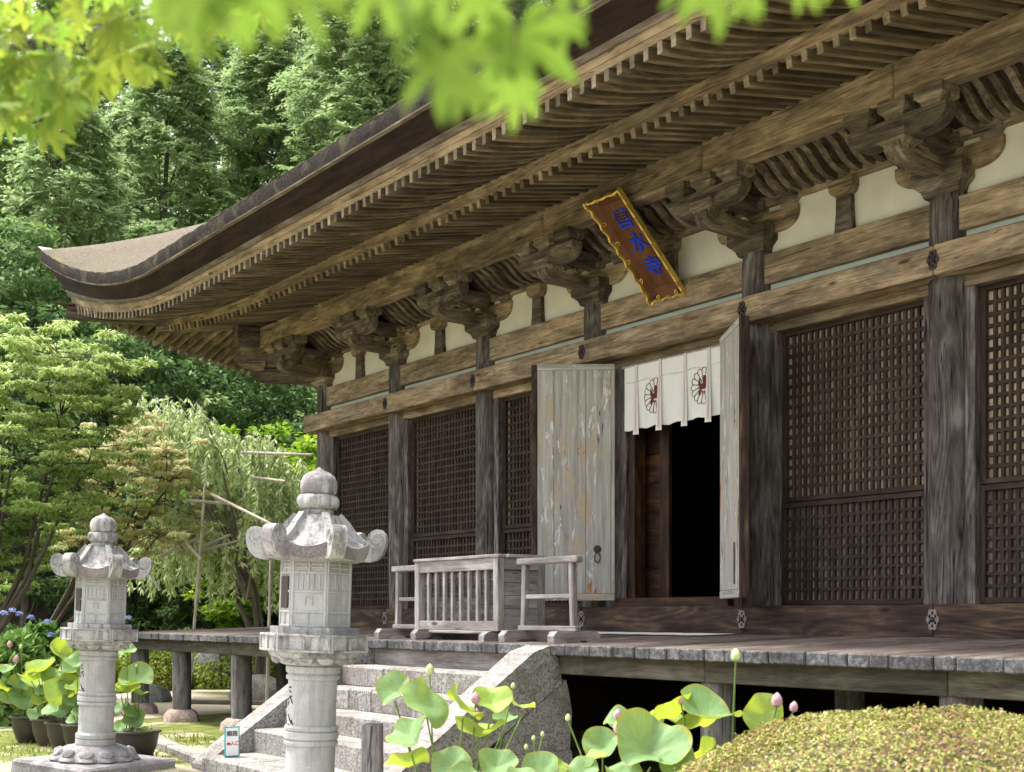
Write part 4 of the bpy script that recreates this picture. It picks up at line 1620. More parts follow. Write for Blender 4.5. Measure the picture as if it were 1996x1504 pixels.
def make_lantern():
    e = empty('stone_lantern')
    S = M['lantern']
    SR = M['lanternroof']
    # square plinth
    put('plinth', MB().box((-0.62, -0.62, -0.06), (0.62, 0.62, 0.12), 0.025, jit=.012), M['lanternbase'], e, rot=(0, 0, 0.35))

    def pet(n, amp):
        return lambda a, i: 1 + amp[i] * (abs(cos(n * a / 2)) - 0.5)
    lb = MB().lathe([(0.45, 0.119), (0.465, 0.14), (0.43, 0.175), (0.40, 0.205), (0.33, 0.255), (0.25, 0.282)], 96,
                    mod=pet(12, [0.10, 0.13, 0.10, 0.06, 0.05, 0.0]))
    o = put('lotus_base', lb, M['lanternbase'], e, sharp=60)
    for k in range(12):
        a = k * pi / 6
        pb = MB().lathe([(0.001, -0.062), (0.07, -0.036), (0.09, 0.0), (0.066, 0.04), (0.001, 0.06)], 12)
        put('petal', pb, M['lanternbase'], o, loc=(0.385 * cos(a), 0.385 * sin(a), 0.188), rot=(0, 0.75, a), scale=(0.85, 1, 1.1))
    sh = MB().lathe([(0.205, 0.28), (0.212, 0.29), (0.212, 0.345), (0.200, 0.352), (0.213, 0.362), (0.213, 0.40), (0.198, 0.412), (0.187, 0.425),
                     (0.187, 0.715), (0.203, 0.722), (0.206, 0.742), (0.200, 0.757), (0.193, 0.762), (0.208, 0.772), (0.208, 0.818), (0.193, 0.828),
                     (0.203, 0.835), (0.205, 0.855), (0.198, 0.868), (0.185, 0.872), (0.185, 1.214), (0.200, 1.220), (0.203, 1.240), (0.196, 1.256),
                     (0.187, 1.262), (0.204, 1.275), (0.207, 1.318), (0.19, 1.331)], 48)
    shaft = put('shaft', sh, S, e, sharp=28)
    cu = MB().lathe([(0.20, 1.325), (0.235, 1.335), (0.30, 1.375), (0.335, 1.41), (0.345, 1.432), (0.30, 1.434)], 96,
                    mod=pet(12, [0.0, 0.05, 0.07, 0.06, 0.05, 0.0]))
    cup = put('lotus_cup', cu, SR, e, sharp=60)
    for k in range(12):
        a = k * pi / 6
        pb = MB().lathe([(0.001, -0.042), (0.045, -0.02), (0.055, 0.0), (0.042, 0.025), (0.001, 0.04)], 10)
        put('petal', pb, SR, cup, loc=(0.285 * cos(a), 0.285 * sin(a), 1.382), rot=(0, -0.85 + pi, a), scale=(0.8, 1.3, 1.2))
    pf = MB()
    pf.prism(hexpts(0.412), 2, 1.433, 1.567)
    items = [(-.98, -.90, 0, 1), (.90, .98, 0, 1), (-.05, .05, 0.15, .85), (-.90, .90, 0.86, 1), (-.90, .90, 0, 0.14)]
    hex_faces(pf, 0.412, 1.433, 0.134, items, 0.012)
    put('platform', pf, SR, e)
    sl_ = MB().prism(hexpts(0.345), 2, 1.566, 1.620)
    put('platform_slab', sl_, SR, e)
    fb = MB()
    fb.prism(hexpts(0.268), 2, 1.619, 2.135)
    items = [(-1.0, -.84, 0, 1), (.84, 1.0, 0, 1), (-.84, .84, 0, .035), (-.84, .84, .205, .24), (-.06, .06, .035, .205), (-.84, .84, .50, .535),
             (-.84, .84, .78, .81), (-.84, .84, .955, 1.0), (-.07, .07, .81, .955), (-.78, -.10, .86, .88), (.10, .78, .86, .88),
             (-.78, -.10, .91, .93), (.10, .78, .91, .93), (-.22, .22, .43, .45), (-.22, -.17, .32, .45), (.17, .22, .32, .45)]
    items += [(q, q + .07, .55, .77) for q in (-.68, -.38, -.06, .24, .56)]
    hex_faces(fb, 0.268, 1.619, 0.516, items, 0.010)
    fbo = put('fire_box', fb, S, e)
    for k in (1, 4):
        a = k * pi / 3 + pi / 6
        n = Vector((cos(a), sin(a), 0))
        t = Vector((-sin(a), cos(a), 0))
        Mx = Matrix((t, n, Vector((0, 0, 1)))).transposed()
        mb = MB().box((-0.085, -0.014, -0.12), (0.085, 0.014, 0.12), 0.003, 0, 0, Mx, n * 0.2325 + Vector((0, 0, 1.88)))
        put('opening_shade', mb, M['iron'], fbo)  # dark plate painted in for the shade inside the opening
    # roof: concave hexagonal cap whose eaves sag between the corners
    rf = MB()
    nA, nS = 72, 9

    def rh(a):
        m_ = (a % (pi / 3)) - pi / 6
        return cos(pi / 6) / cos(m_)

    def corner(a):
        m_ = abs(((a + pi / 6) % (pi / 3)) - pi / 6) / (pi / 6)     # 0 at corners
        return 1 - m_

    def top(u, v):
        a = 2 * pi * u
        r_ = 0.18 + (0.445 - 0.18) * v
        k_ = corner(a)
        rr = r_ * rh(a) * (1.0 if v < .3 else 1.0)
        z_ = 2.472 - 0.255 * (1 - (1 - v) ** 1.75) + 0.075 * (v ** 4) * k_ ** 2 + 0.012 * max(0, k_ - 0.8) * 5 * (0.3 + v)
        return (rr * cos(a), rr * sin(a), z_)
    rf.grid(top, nA, nS)

    def under(u, v):
        a = 2 * pi * u
        k_ = corner(a)
        if v < 0.34:
            rr = 0.445 * rh(a) * (1 + 0.01)
            t_ = v / 0.34
            z1 = 2.217 + 0.075 * k_ ** 2
            z0 = 2.128 + 0.075 * k_ ** 2 * 0.55
            return (rr * (1 - .06 * t_ * t_) * cos(a), rr * (1 - .06 * t_ * t_) * sin(a), z1 + (z0 - z1) * t_)
        t_ = (v - 0.34) / 0.66
        rr = 0.445 * rh(a) * 0.95 * (1 - t_) + 0.25 * t_
        return (rr * cos(a), rr * sin(a), (2.128 + 0.075 * k_ ** 2 * 0.55) * (1 - t_) + 2.118 * t_)
    rf.grid(under, nA, 9)
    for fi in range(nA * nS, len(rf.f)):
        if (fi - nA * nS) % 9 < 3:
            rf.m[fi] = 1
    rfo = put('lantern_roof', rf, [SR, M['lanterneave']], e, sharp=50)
    # volutes: a band that runs down each corner, under the eave and curls up
    prof = []
    spir = []
    cx, cz = 0.505, 2.292
    for q in np.linspace(-1.75 * pi, 0.75 * pi, 40):
        r_ = 0.078 - 0.0 * q
        spir.append((q, r_))
    outer = [(0.395, 2.128), (0.45, 2.125), (0.51, 2.142), (0.555, 2.185), (0.582, 2.245), (0.588, 2.30), (0.575, 2.345), (0.545, 2.372), (0.505, 2.378),
             (0.465, 2.362), (0.440, 2.33), (0.435, 2.295), (0.40, 2.262)]
    vol = MB().prism(outer, 1, -0.062, 0.062)
    # spiral groove ridge on both cheeks
    for sy in (-1, 1):
        pts = []
        for q in np.linspace(0, 3.6 * pi, 34):
            r_ = 0.072 - 0.0052 * q
            pts.append((0.509 + r_ * cos(q + 2.6), sy * 0.062, 2.300 + r_ * sin(q + 2.6)))
        vol.tube(pts, 0.0085, 5)
    rid = [(0.175, 2.47), (0.20, 2.49), (0.27, 2.42), (0.33, 2.345), (0.40, 2.29), (0.45, 2.285), (0.45, 2.25), (0.36, 2.26), (0.25, 2.36), (0.18, 2.44)]
    vol.prism(rid, 1, -0.03, 0.03)
    vol.v = [(p[0] * 0.92, p[1] * 0.9, p[2]) for p in vol.v]
    vm = vol.mesh('volute', SR)
    for k in range(6):
        link('volute', vm, rfo, rot=(0, 0, k * pi / 3))
    fn = MB().lathe([(0.118, 2.468), (0.122, 2.48), (0.120, 2.512), (0.112, 2.520)], 36)
    put('finial_neck', fn, SR, e)
    fl_ = MB().lathe([(0.115, 2.518), (0.140, 2.528), (0.152, 2.56), (0.152, 2.60), (0.142, 2.625), (0.13, 2.630)], 64,
                     mod=pet(8, [0, .10, .20, .18, .08, 0]))
    put('finial_lotus', fl_, SR, e, sharp=60)
    fj = MB().lathe([(0.118, 2.628), (0.134, 2.645), (0.142, 2.69), (0.138, 2.735), (0.118, 2.775), (0.08, 2.803), (0.04, 2.818), (0.018, 2.832),
                     (0.004, 2.846)], 40, mod=lambda a, i: 1 - 0.05 * abs(cos(4 * a)) ** 8 * (1 if i < 6 else 0))
    put('finial_jewel', fj, SR, e, sharp=60)
    return e


lant = make_lantern()
L1 = at(184, 1500, z=0.0)
L2 = at(600, 1500, Z=9.23)
L2.z = 0.0


def aim(e, loc, tilt):
    e.location = loc
    v = CAM - Vector(loc)
    phi = math.atan2(v.y, v.x)
    base = Matrix.Rotation(phi + R(17.5), 3, 'Z')
    lean = Matrix.Rotation(R(tilt), 3, FW)        # small lean to the right
    e.rotation_euler = (lean @ base).to_euler()


aim(lant, L1, 2.1)
tag(lant, 'carved granite lantern on a lotus base beside the dark lotus pots', 'lantern', 'pair of carved granite lanterns')
lant2 = copy_tree(lant)
aim(lant2, L2, 1.8)
tag(lant2, 'carved granite lantern standing right in front of the stone steps', 'lantern', 'pair of carved granite lanterns')


# brushed ink marks down the side of each shaft
def inscription(e):
    v = (e.matrix_basis.to_3x3().inverted() @ (CAM - e.location))
    phi = math.atan2(v.y, v.x) - R(64)
    mb = MB()
    zc = 1.16
    for (dz, strokes) in ((0.00, [(-.02, 0, .02, .0)]), (-0.035, [(-.015, .01, .02, -.005)]), (-.075, [(-.04, -.02, .03, .01), (.0, .01, .04, -.045), (-.01, -.03, -.03, -.06)]),
                          (-0.235, [(-.02, .03, .01, -.02), (.0, .0, .03, -.04), (.03, -.01, .05, -.05), (-.03, -.05, .0, -.05)]),
                          (-.315, [(-.03, .0, .0, .02), (.0, .02, .02, -.02), (.02, -.02, -.02, -.03)]), (-.39, [(0, .03, 0, -.01), (-.03, -.015, .03, -.015)])):
        for (u0, v0, u1, v1) in strokes:
            a0, a1 = phi + u0 / 0.186, phi + u1 / 0.186
            p0 = Vector((0.1855 * cos(a0), 0.1855 * sin(a0), zc + dz + v0))
            p1 = Vector((0.1855 * cos(a1), 0.1855 * sin(a1), zc + dz + v1))
            mb.bar(p0, p1, 0.012, 0.006, 0.002, up=(cos(phi), sin(phi), 0))
    sh_ = [c for c in e.children if c.name.startswith('shaft')][0]
    put('inscription', mb, M['ink'], sh_)


bpy.context.view_layer.update()
inscription(lant)
inscription(lant2)

# ------------------------------------------------------------------ small things by the steps
sg = empty('small_notice', (6.85, -5.03, 0.18), label='small white notice board with teal edge and red mark on the lowest step', cat='notice')
sg.location.z = 0.184
v = CAM - sg.location
sg.rotation_euler = (0, 0, math.atan2(v.y, v.x) + pi / 2 + R(18))
put('board', MB().box((-0.060, -0.006, 0.01), (0.060, 0.006, 0.262), 0.002), M['white'], sg)
sg.scale = (1.2, 1.2, 1.2)
for (a, c) in (((-0.069, -0.009, 0.0), (-0.0605, 0.009, 0.272)), ((0.0605, -0.009, 0.0), (0.069, 0.009, 0.272)),
               ((-0.0605, -0.009, 0.0), (0.0605, 0.009, 0.0095)), ((-0.0605, -0.009, 0.2625), (0.0605, 0.009, 0.272))):
    put('edging', MB().box(a, c, 0.002), M['teal'], sg)
for (t_, sz, x_, z_, mm) in (('順路', 0.052, 0.0, 0.205, 'ink'), ('入口', 0.044, 0.026, 0.118, 'red')):
    link('lettering', text_mesh('lettering', t_, sz, 0.001, 0.0008, M[mm]), sg, loc=(x_, -0.0075, z_), rot=(pi / 2, 0, 0))
ar = MB().prism([(-0.052, 0.118), (-0.036, 0.138), (-0.036, 0.127), (-0.014, 0.127), (-0.014, 0.109), (-0.036, 0.109), (-0.036, 0.098)], 1, -0.0085, -0.0062)
put('arrow', ar, M['red'], sg)
put('stand', MB().box((-0.05, 0.010, 0.0), (0.05, 0.10, 0.012), 0.002), M['post'], sg)

stk = at(726, 1504, Z=9.0)
sk = MB().box((-0.075, -0.06, -0.02), (0.075, 0.06, 0.90), 0.012, 2, jit=.004)
put('wooden_stake', sk, M['post'], None, loc=(stk.x, stk.y, 0), rot=(0, 0, 0.75), label='short square weathered stake in front of the steps', cat='stake')

# kerb stones and timber edging left of the steps
for k in range(4):
    p = at(330 + k * 40, 1462 + k * 5, z=0.06)
kb = [((3.2, -4.55), (4.55, -4.75)), ((4.6, -4.76), (6.05, -4.98)), ((1.9, -4.36), (3.15, -4.54)), ((0.4, -4.16), (1.86, -4.35))]
labs = ['granite kerb stone next to the large lotus pot', 'granite kerb stone meeting the foot of the steps', 'granite kerb stone beyond the large lotus pot',
        'farthest granite kerb stone under the veranda end']
for (a, c), lb_ in zip(kb, labs):
    mb = MB().bar((a[0], a[1], 0.03), (c[0], c[1], 0.03), 0.20, 0.16, 0.02)
    put('kerb_stone', mb, M['granite'], None, label=lb_, cat='kerb', group='kerb stones')
for k, (x0, y0, x1, y1) in enumerate(((-3.4, -1.3, 0.6, 1.9), (-4.6, 0.3, -1.2, 3.2))):
    mb = MB().tube([(x0 + (x1 - x0) * t, y0 + (y1 - y0) * t, 0.03) for t in np.linspace(0, 1, 6)], 0.06, 8)
    put('edging_log', mb, M['bark'], None, label=('nearer' if k == 0 else 'farther') + ' dark log edging the moss bed behind the posts', cat='log',
        group='log edging of the moss bed')
ms = MB()
ms.grid(lambda u, v: (-6.5 + 5.2 * u + 1.2 * v, 0.2 + 3.0 * v + 2.0 * u * .8, 0.010 + 0.05 * sin(u * pi) * sin(v * pi)), 8, 6)
put('moss_bed', ms, M['mosslit'], kind='structure')


# ------------------------------------------------------------------ leaves
def leaf_mesh(name, pos, nrm, ax, ln, wd, lv, mats, shape='rhomb'):
    """one quad per leaf; pos (N,3) base, ax (N,3) unit axis, nrm (N,3)"""
    Nn = len(pos)
    side = np.cross(nrm, ax)
    side /= np.maximum(1e-6, np.linalg.norm(side, axis=1))[:, None]
    ln = np.asarray(ln)[:, None] if np.ndim(ln) else ln
    wd = np.asarray(wd)[:, None] if np.ndim(wd) else wd
    v = np.empty((Nn, 4, 3), dtype=np.float32)
    v[:, 0] = pos
    v[:, 1] = pos + ax * ln * 0.45 + side * wd * 0.5
    v[:, 2] = pos + ax * ln - nrm * ln * 0.12
    v[:, 3] = pos + ax * ln * 0.45 - side * wd * 0.5
    me = bpy.data.meshes.new(name)
    me.vertices.add(Nn * 4)
    me.vertices.foreach_set('co', v.ravel())
    me.loops.add(Nn * 4)
    me.loops.foreach_set('vertex_index', np.arange(Nn * 4, dtype=np.int32))
    me.polygons.add(Nn)
    me.polygons.foreach_set('loop_start', np.arange(0, Nn * 4, 4, dtype=np.int32))
    me.update(calc_edges=True)
    a_ = me.attributes.new('lv', 'FLOAT', 'POINT')
    a_.data.foreach_set('value', np.repeat(np.asarray(lv, dtype=np.float32), 4))
    me.materials.append(mats)
    me.validate()
    return me


def unit(a):
    return a / np.maximum(1e-9, np.linalg.norm(a, axis=1))[:, None]


def clumps_to_leaves(cen, rad, flat, per, ln, wd, droop=0.0, up=0.75, hue=None, top_light=0.0):
    """leaf sprays round every clump centre"""
    n = len(cen)
    c = np.repeat(cen, per, 0)
    r = np.repeat(rad, per)[:, None]
    g_ = nrg.normal(size=(n * per, 3))
    g_ = unit(g_) * (nrg.random((n * per, 1)) ** 0.45)
    off = g_ * r
    off[:, 2] *= flat
    pos = c + off
    out = unit(off + 1e-6)
    ax = unit(out * np.array([1, 1, 0.4]) + nrg.normal(size=out.shape) * 0.45 + np.array([0, 0, -droop]))
    nm = unit(np.array([0, 0, up]) + nrg.normal(size=out.shape) * 0.45)
    hv = np.repeat(hue if hue is not None else nrg.random(n), per)
    lv = np.clip(hv * 0.6 + nrg.random(n * per) * 0.4 + top_light * (off[:, 2] / (r[:, 0] * flat + 1e-6)), 0, 1)  # upper leaves of a clump coloured lighter, as if lit from above
    k = 0.7 + 0.6 * nrg.random(n * per)
    return pos, nm, ax, ln * k, wd * k, lv


def fronds(cen, rad, nf, nl, ln, wd, droop, hue):
    """feathery sprays: every clump carries nf drooping fronds with nl leaflets each"""
    n = len(cen)
    az_ = nrg.random((n, nf)) * 2 * pi
    pit = nrg.normal(0.15, 0.45, (n, nf))
    d = np.stack([np.cos(az_) * np.cos(pit), np.sin(az_) * np.cos(pit), np.sin(pit)], -1)       # n,nf,3
    L = rad[:, None] * (0.8 + 0.7 * nrg.random((n, nf)))
    t = (np.arange(nl) + 0.5) / nl
    p = cen[:, None, None, :] + d[:, :, None, :] * (L[:, :, None] * t)[..., None]
    p[..., 2] -= droop * (L[:, :, None] * t ** 2) * 0.8
    sgn = np.where(np.arange(nl) % 2 == 0, 1.0, -1.0)
    sd_ = np.stack([-np.sin(az_), np.cos(az_), np.zeros_like(az_)], -1)
    tang = d[:, :, None, :] - np.array([0, 0, 1.0]) * (droop * 1.4 * t)[None, None, :, None]
    ax = tang * 0.75 + sd_[:, :, None, :] * (sgn * 0.75)[None, None, :, None] + nrg.normal(size=p.shape) * 0.12
    nm = np.array([0, 0, 1.0]) + d[:, :, None, :] * 0.5 + nrg.normal(size=p.shape) * 0.35
    lv = hue[:, None, None] * 0.55 + 0.30 * t[None, None, :] + 0.25 * nrg.random(p.shape[:3])  # tone rises towards the frond tips, painting edge light into the colour
    k = (1.15 - 0.6 * t)[None, None, :] * (0.8 + 0.4 * nrg.random(p.shape[:3]))
    return (p.reshape(-1, 3), unit(nm.reshape(-1, 3)), unit(ax.reshape(-1, 3)), (ln * k).ravel(), (wd * k).ravel(), np.clip(lv, 0, 1).ravel())


LM = {}
LM['cypress'] = leafmat('haze_lightened_cypress', (0.12, 0.19, 0.075), (0.28, 0.39, 0.165), (0.48, 0.58, 0.30), 0.44)  # colours lightened to stand in for haze on the slope
LM['dark'] = leafmat('evergreen_foliage', (0.034, 0.070, 0.024), (0.090, 0.165, 0.050), (0.24, 0.35, 0.12), 0.30)
LM['bright'] = leafmat('bright_maple_foliage', (0.095, 0.18, 0.014), (0.20, 0.33, 0.024), (0.36, 0.48, 0.05), 0.45)
LM['maple'] = leafmat('green_maple_foliage', (0.11, 0.19, 0.045), (0.28, 0.39, 0.11), (0.56, 0.64, 0.28), 0.48)
LM['rusty'] = leafmat('fading_maple_foliage', (0.28, 0.31, 0.12), (0.50, 0.50, 0.24), (0.68, 0.60, 0.38), 0.45)
LM['cherry'] = leafmat('weeping_cherry_foliage', (0.30, 0.40, 0.13), (0.50, 0.60, 0.28), (0.70, 0.76, 0.52), 0.48)
LM['light'] = leafmat('young_pale_foliage', (0.15, 0.26, 0.05), (0.29, 0.43, 0.11), (0.46, 0.58, 0.22), 0.45)
LM['azalea'] = leafmat('clipped_azalea_foliage', (0.10, 0.135, 0.022), (0.29, 0.31, 0.07), (0.56, 0.50, 0.24), 0.30)
LM['azbrown'] = leafmat('azalea_brown_tips', (0.14, 0.07, 0.035), (0.30, 0.18, 0.095), (0.56, 0.42, 0.28), 0.28)
LM['hydr'] = leafmat('hydrangea_foliage', (0.045, 0.105, 0.022), (0.11, 0.21, 0.045), (0.22, 0.35, 0.09), 0.32)
LM['flower'] = leafmat('hydrangea_flower', (0.14, 0.17, 0.42), (0.26, 0.30, 0.55), (0.45, 0.50, 0.72), 0.30)
LM['hedge'] = leafmat('hedge_foliage', (0.085, 0.135, 0.02), (0.19, 0.25, 0.04), (0.36, 0.41, 0.085), 0.32)
LM['lotus'] = leafmat('lotus_leaf', (0.072, 0.155, 0.055), (0.108, 0.205, 0.085), (0.175, 0.27, 0.125), 0.36, (0.34, 0.42, 0.01), 0.45, True)
LM['lotusy'] = leafmat('yellow_green_lotus_leaf', (0.13, 0.24, 0.05), (0.19, 0.31, 0.065), (0.28, 0.38, 0.11), 0.45, (0.42, 0.48, 0.01), 0.45, True)
LM['near'] = leafmat('backlit_maple_leaf', (0.085, 0.16, 0.025), (0.14, 0.23, 0.04), (0.22, 0.31, 0.06), 0.6, (0.20, 0.32, 0.035))
LM['nearyel'] = leafmat('yellow_backlit_maple_leaf', (0.11, 0.18, 0.02), (0.22, 0.28, 0.045), (0.42, 0.38, 0.14), 0.58, (0.29, 0.35, 0.04))


def tree(name, loc, H, Wd, style, mat, seed, parts=None, n_cl=110, per=90, ln=0.22, wd=0.11, base=0.25, trunk_r=0.16, **k):
    """tree thing: tapered trunk with limbs and a crown of leaf sprays; returns the root"""
    global nrg
    nrg = np.random.default_rng(seed)
    r_ = random.Random(seed)
    root = empty(name, loc, r_.uniform(0, 6.28), **k)
    # clump centres
    cen, rad = [], []
    if style == 'cone':
        for i in range(n_cl):
            t = base + (1 - base) * ((i + r_.random()) / n_cl) ** 0.9
            a = i * 2.399 + r_.uniform(-.5, .5)
            rm = Wd * (1.08 - t) ** 0.7 * (0.45 + 0.65 * r_.random() ** .5) * (1 + 0.22 * sin(t * 31 + 2 * a))
            cen.append((rm * cos(a), rm * sin(a), H * t - rm * 0.18))
            rad.append(0.62 * (0.7 + 0.7 * r_.random()))
    else:
        for i in range(n_cl):
            while True:
                p = Vector((r_.uniform(-1, 1), r_.uniform(-1, 1), r_.uniform(-1, 1)))
                if 0.25 < p.length < 1:
                    break
            s_ = p.length ** -0.35
            p *= s_
            lump = 1 + 0.16 * sin(3 * math.atan2(p.y, p.x) + seed) + 0.12 * sin(5 * p.z + seed * 2)
            cen.append((p.x * Wd * lump, p.y * Wd * lump, H * base + (H * (1 - base)) * (0.5 + 0.5 * p.z * lump)))
            rad.append(Wd * (0.17 if style == 'round' else 0.24) * (0.6 + 0.8 * r_.random()))
    cen = np.array(cen)
    rad = np.array(rad)
    flat = {'cone': 0.45, 'layer': 0.22, 'round': 0.6}[style]
    droop = {'cone': 0.9, 'layer': 0.15, 'round': 0.3}[style]
    if style == 'cone':
        pos, nm, ax, l_, w_, lv = fronds(cen, rad, 10, 10, ln, wd, 0.38, nrg.random(len(cen)))
    else:
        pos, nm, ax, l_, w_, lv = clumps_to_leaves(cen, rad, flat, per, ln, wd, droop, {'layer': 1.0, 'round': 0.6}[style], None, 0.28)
    link('crown', leaf_mesh('crown', pos, nm, ax, l_, w_, lv, mat), root)
    tb = MB()
    top = H * (0.97 if style == 'cone' else 0.62)
    pts, rr = [], []
    for i in range(8):
        t = i / 7
        pts.append((0.06 * H * 0.3 * sin(t * 4 + seed), 0.06 * H * .3 * cos(t * 3 + seed), -0.3 + (top + .3) * t))
        rr.append(trunk_r * (1 - 0.86 * t) + 0.01)
    tb.tube(pts, rr, 8)
    step = max(1, n_cl // 46)
    for i in range(0, n_cl, step):
        c = Vector(cen[i])
        zt = max(0.15 * H, min(top, c.z - (0.10 * H if style == 'cone' else 0.30 * (c.z))))
        j = min(7, max(0, int((zt + .3) / (top + .3) * 7)))
        a = Vector(pts[j])
        tb.tube([a, a.lerp(c, 0.55) + Vector((0, 0, -0.02 * H if style != 'layer' else 0.03 * H)), c], [rr[j] * 0.42 + .008, rr[j] * .22 + .006, 0.006], 5, cap=False)
    put('trunk', tb, M['bark'], root)
    return root


def plant_copy(src, loc, rz, sc, **k):
    c = copy_tree(src, None, location=loc, rotation_euler=(0, 0, rz), scale=(sc, sc, sc * k.pop('sz', 1.0)))
    tag(c, k.get('label'), k.get('cat'), k.get('group'))
    return c


def spot(x, Z):
    p = at(x, HOR, Z=Z)
    return (p.x, p.y, hillz(p.x, p.y) if p.x < -11 else 0.0)


FG = 'cypresses on the wooded slope'
cy = [tree('cypress_tree', spot(330, 46), 19, 4.2, 'cone', LM['cypress'], 3, n_cl=430, per=110, ln=0.30, wd=0.12, base=0.10, trunk_r=.22, cat='tree', group=FG,
           label='tall cypress rising above the middle of the roof corner'),
      tree('cypress_tree', spot(520, 49), 21, 4.5, 'cone', LM['cypress'], 5, n_cl=470, per=110, ln=0.30, wd=0.12, base=0.10, trunk_r=.24, cat='tree', group=FG,
           label='pale green tall cypress behind the bark eave'),
      tree('cypress_tree', spot(130, 42), 16, 3.9, 'cone', LM['cypress'], 8, n_cl=380, per=110, ln=0.29, wd=0.12, base=0.08, trunk_r=.2, cat='tree', group=FG,
           label='dark cypress to the left below the yellow-green maple leaves')]
more = [(0, 690, 50, 1.25, 'cypress half covered by the blurred green leaves at the top'), (1, 860, 54, 1.35, 'cypress seen just over the rising roof edge'),
        (2, 40, 47, 1.1, 'cypress at the far left behind the yellow-green leaves'), (0, 220, 55, 1.15, 'cypress in the back row above the roof tip'),
        (1, 420, 60, 1.1, 'cypress in the back row left of the big blurred leaves'), (2, 620, 62, 1.2, 'cypress in the back row behind the pale tall one'),
        (0, -60, 52, 1.1, 'cypress cut by the left edge of the picture'), (1, 120, 64, 1.15, 'farthest cypress near the top left'),
        (2, 780, 66, 1.25, 'farthest cypress near the roof edge'), (0, 1010, 56, 1.5, 'cypress farthest to the right above the eave'),
        (1, 700, 45, 1.12, 'cypress filling the gap beside the roof slope near the top'), (0, 590, 52, 1.2, 'cypress in the second row over the roof slope'), (2, 960, 50, 1.6, 'cypress behind the blurred leaves beside the rising eave'), (1, 780, 49, 1.2, 'cypress between the blurred leaves and the eave'), (2, 570, 41, 0.62, 'short cypress directly behind the corner brackets'), (1, 300, 40, 0.55, 'short cypress under the eave tip')]
for (i, x_, Z_, s_, lb_) in more:
    plant_copy(cy[i], spot(x_, Z_), rng.uniform(0, 6), s_, label=lb_, cat='tree', group=FG)

BG_ = 'broadleaf trees at the foot of the slope'
dk = [tree('evergreen_tree', spot(330, 35), 9.5, 2.9, 'round', LM['dark'], 21, n_cl=210, per=120, ln=0.20, wd=0.09, base=0.1, cat='tree', group=BG_,
           label='dark evergreen tree under the upturned roof corner'),
      tree('evergreen_tree', spot(60, 34), 9.0, 2.8, 'round', LM['dark'], 22, n_cl=210, per=120, ln=0.19, wd=0.085, base=0.1, cat='tree', group=BG_,
           label='dark evergreen behind the green maple at the left')]
for (i, x_, Z_, s_, lb_) in ((0, 480, 37, 0.95, 'dark evergreen below the corner bracket'), (1, 180, 37, 1.0, 'dark evergreen between the maple and the roof tip'),
                             (1, 590, 36, 0.9, 'dark evergreen touching the corner column in the picture'), (0, -40, 38, 1.1, 'dark evergreen at the left picture edge'),
                             (0, 240, 33, 0.62, 'small dark evergreen behind the weeping cherry'), (1, 420, 32, 0.6, 'low dark evergreen behind the bamboo frame'),
                             (0, 560, 31, 0.5, 'low dark evergreen behind the nearer lantern')):
    plant_copy(dk[i], spot(x_, Z_), rng.uniform(0, 6), s_, label=lb_, cat='tree', group=BG_)
bm = tree('maple_tree', spot(545, 31), 6.6, 2.5, 'layer', LM['bright'], 31, n_cl=110, per=130, ln=0.17, wd=0.10, base=0.2, cat='tree',
          label='bright yellow-green maple beside the corner column', group='bright maples behind the hall')
plant_copy(bm, spot(470, 34), 2.0, 0.95, label='bright green maple behind the top of the weeping cherry', cat='tree', group='bright maples behind the hall')
plant_copy(bm, spot(600, 33), 4.0, 1.0, label='bright green maple under the wall bracket at the corner', cat='tree', group='bright maples behind the hall')
lt = tree('young_tree', spot(280, 40), 10.4, 2.2, 'layer', LM['light'], 35, n_cl=70, per=90, ln=0.26, wd=0.15, base=0.45, cat='tree',
          label='pale young tree whose top shows just above the roof corner', group='pale young trees')
plant_copy(lt, spot(235, 41), 1.0, 0.93, label='pale young tree left of the one above the roof corner', cat='tree', group='pale young trees')
plant_copy(lt, spot(640, 26), 3.0, 0.36, label='small pale shrub at the foot of the corner column', cat='shrub')
plant_copy(lt, spot(150, 36), 2.5, 0.62, label='pale twiggy tree peeping under the roof tip', cat='tree', group='pale young trees')


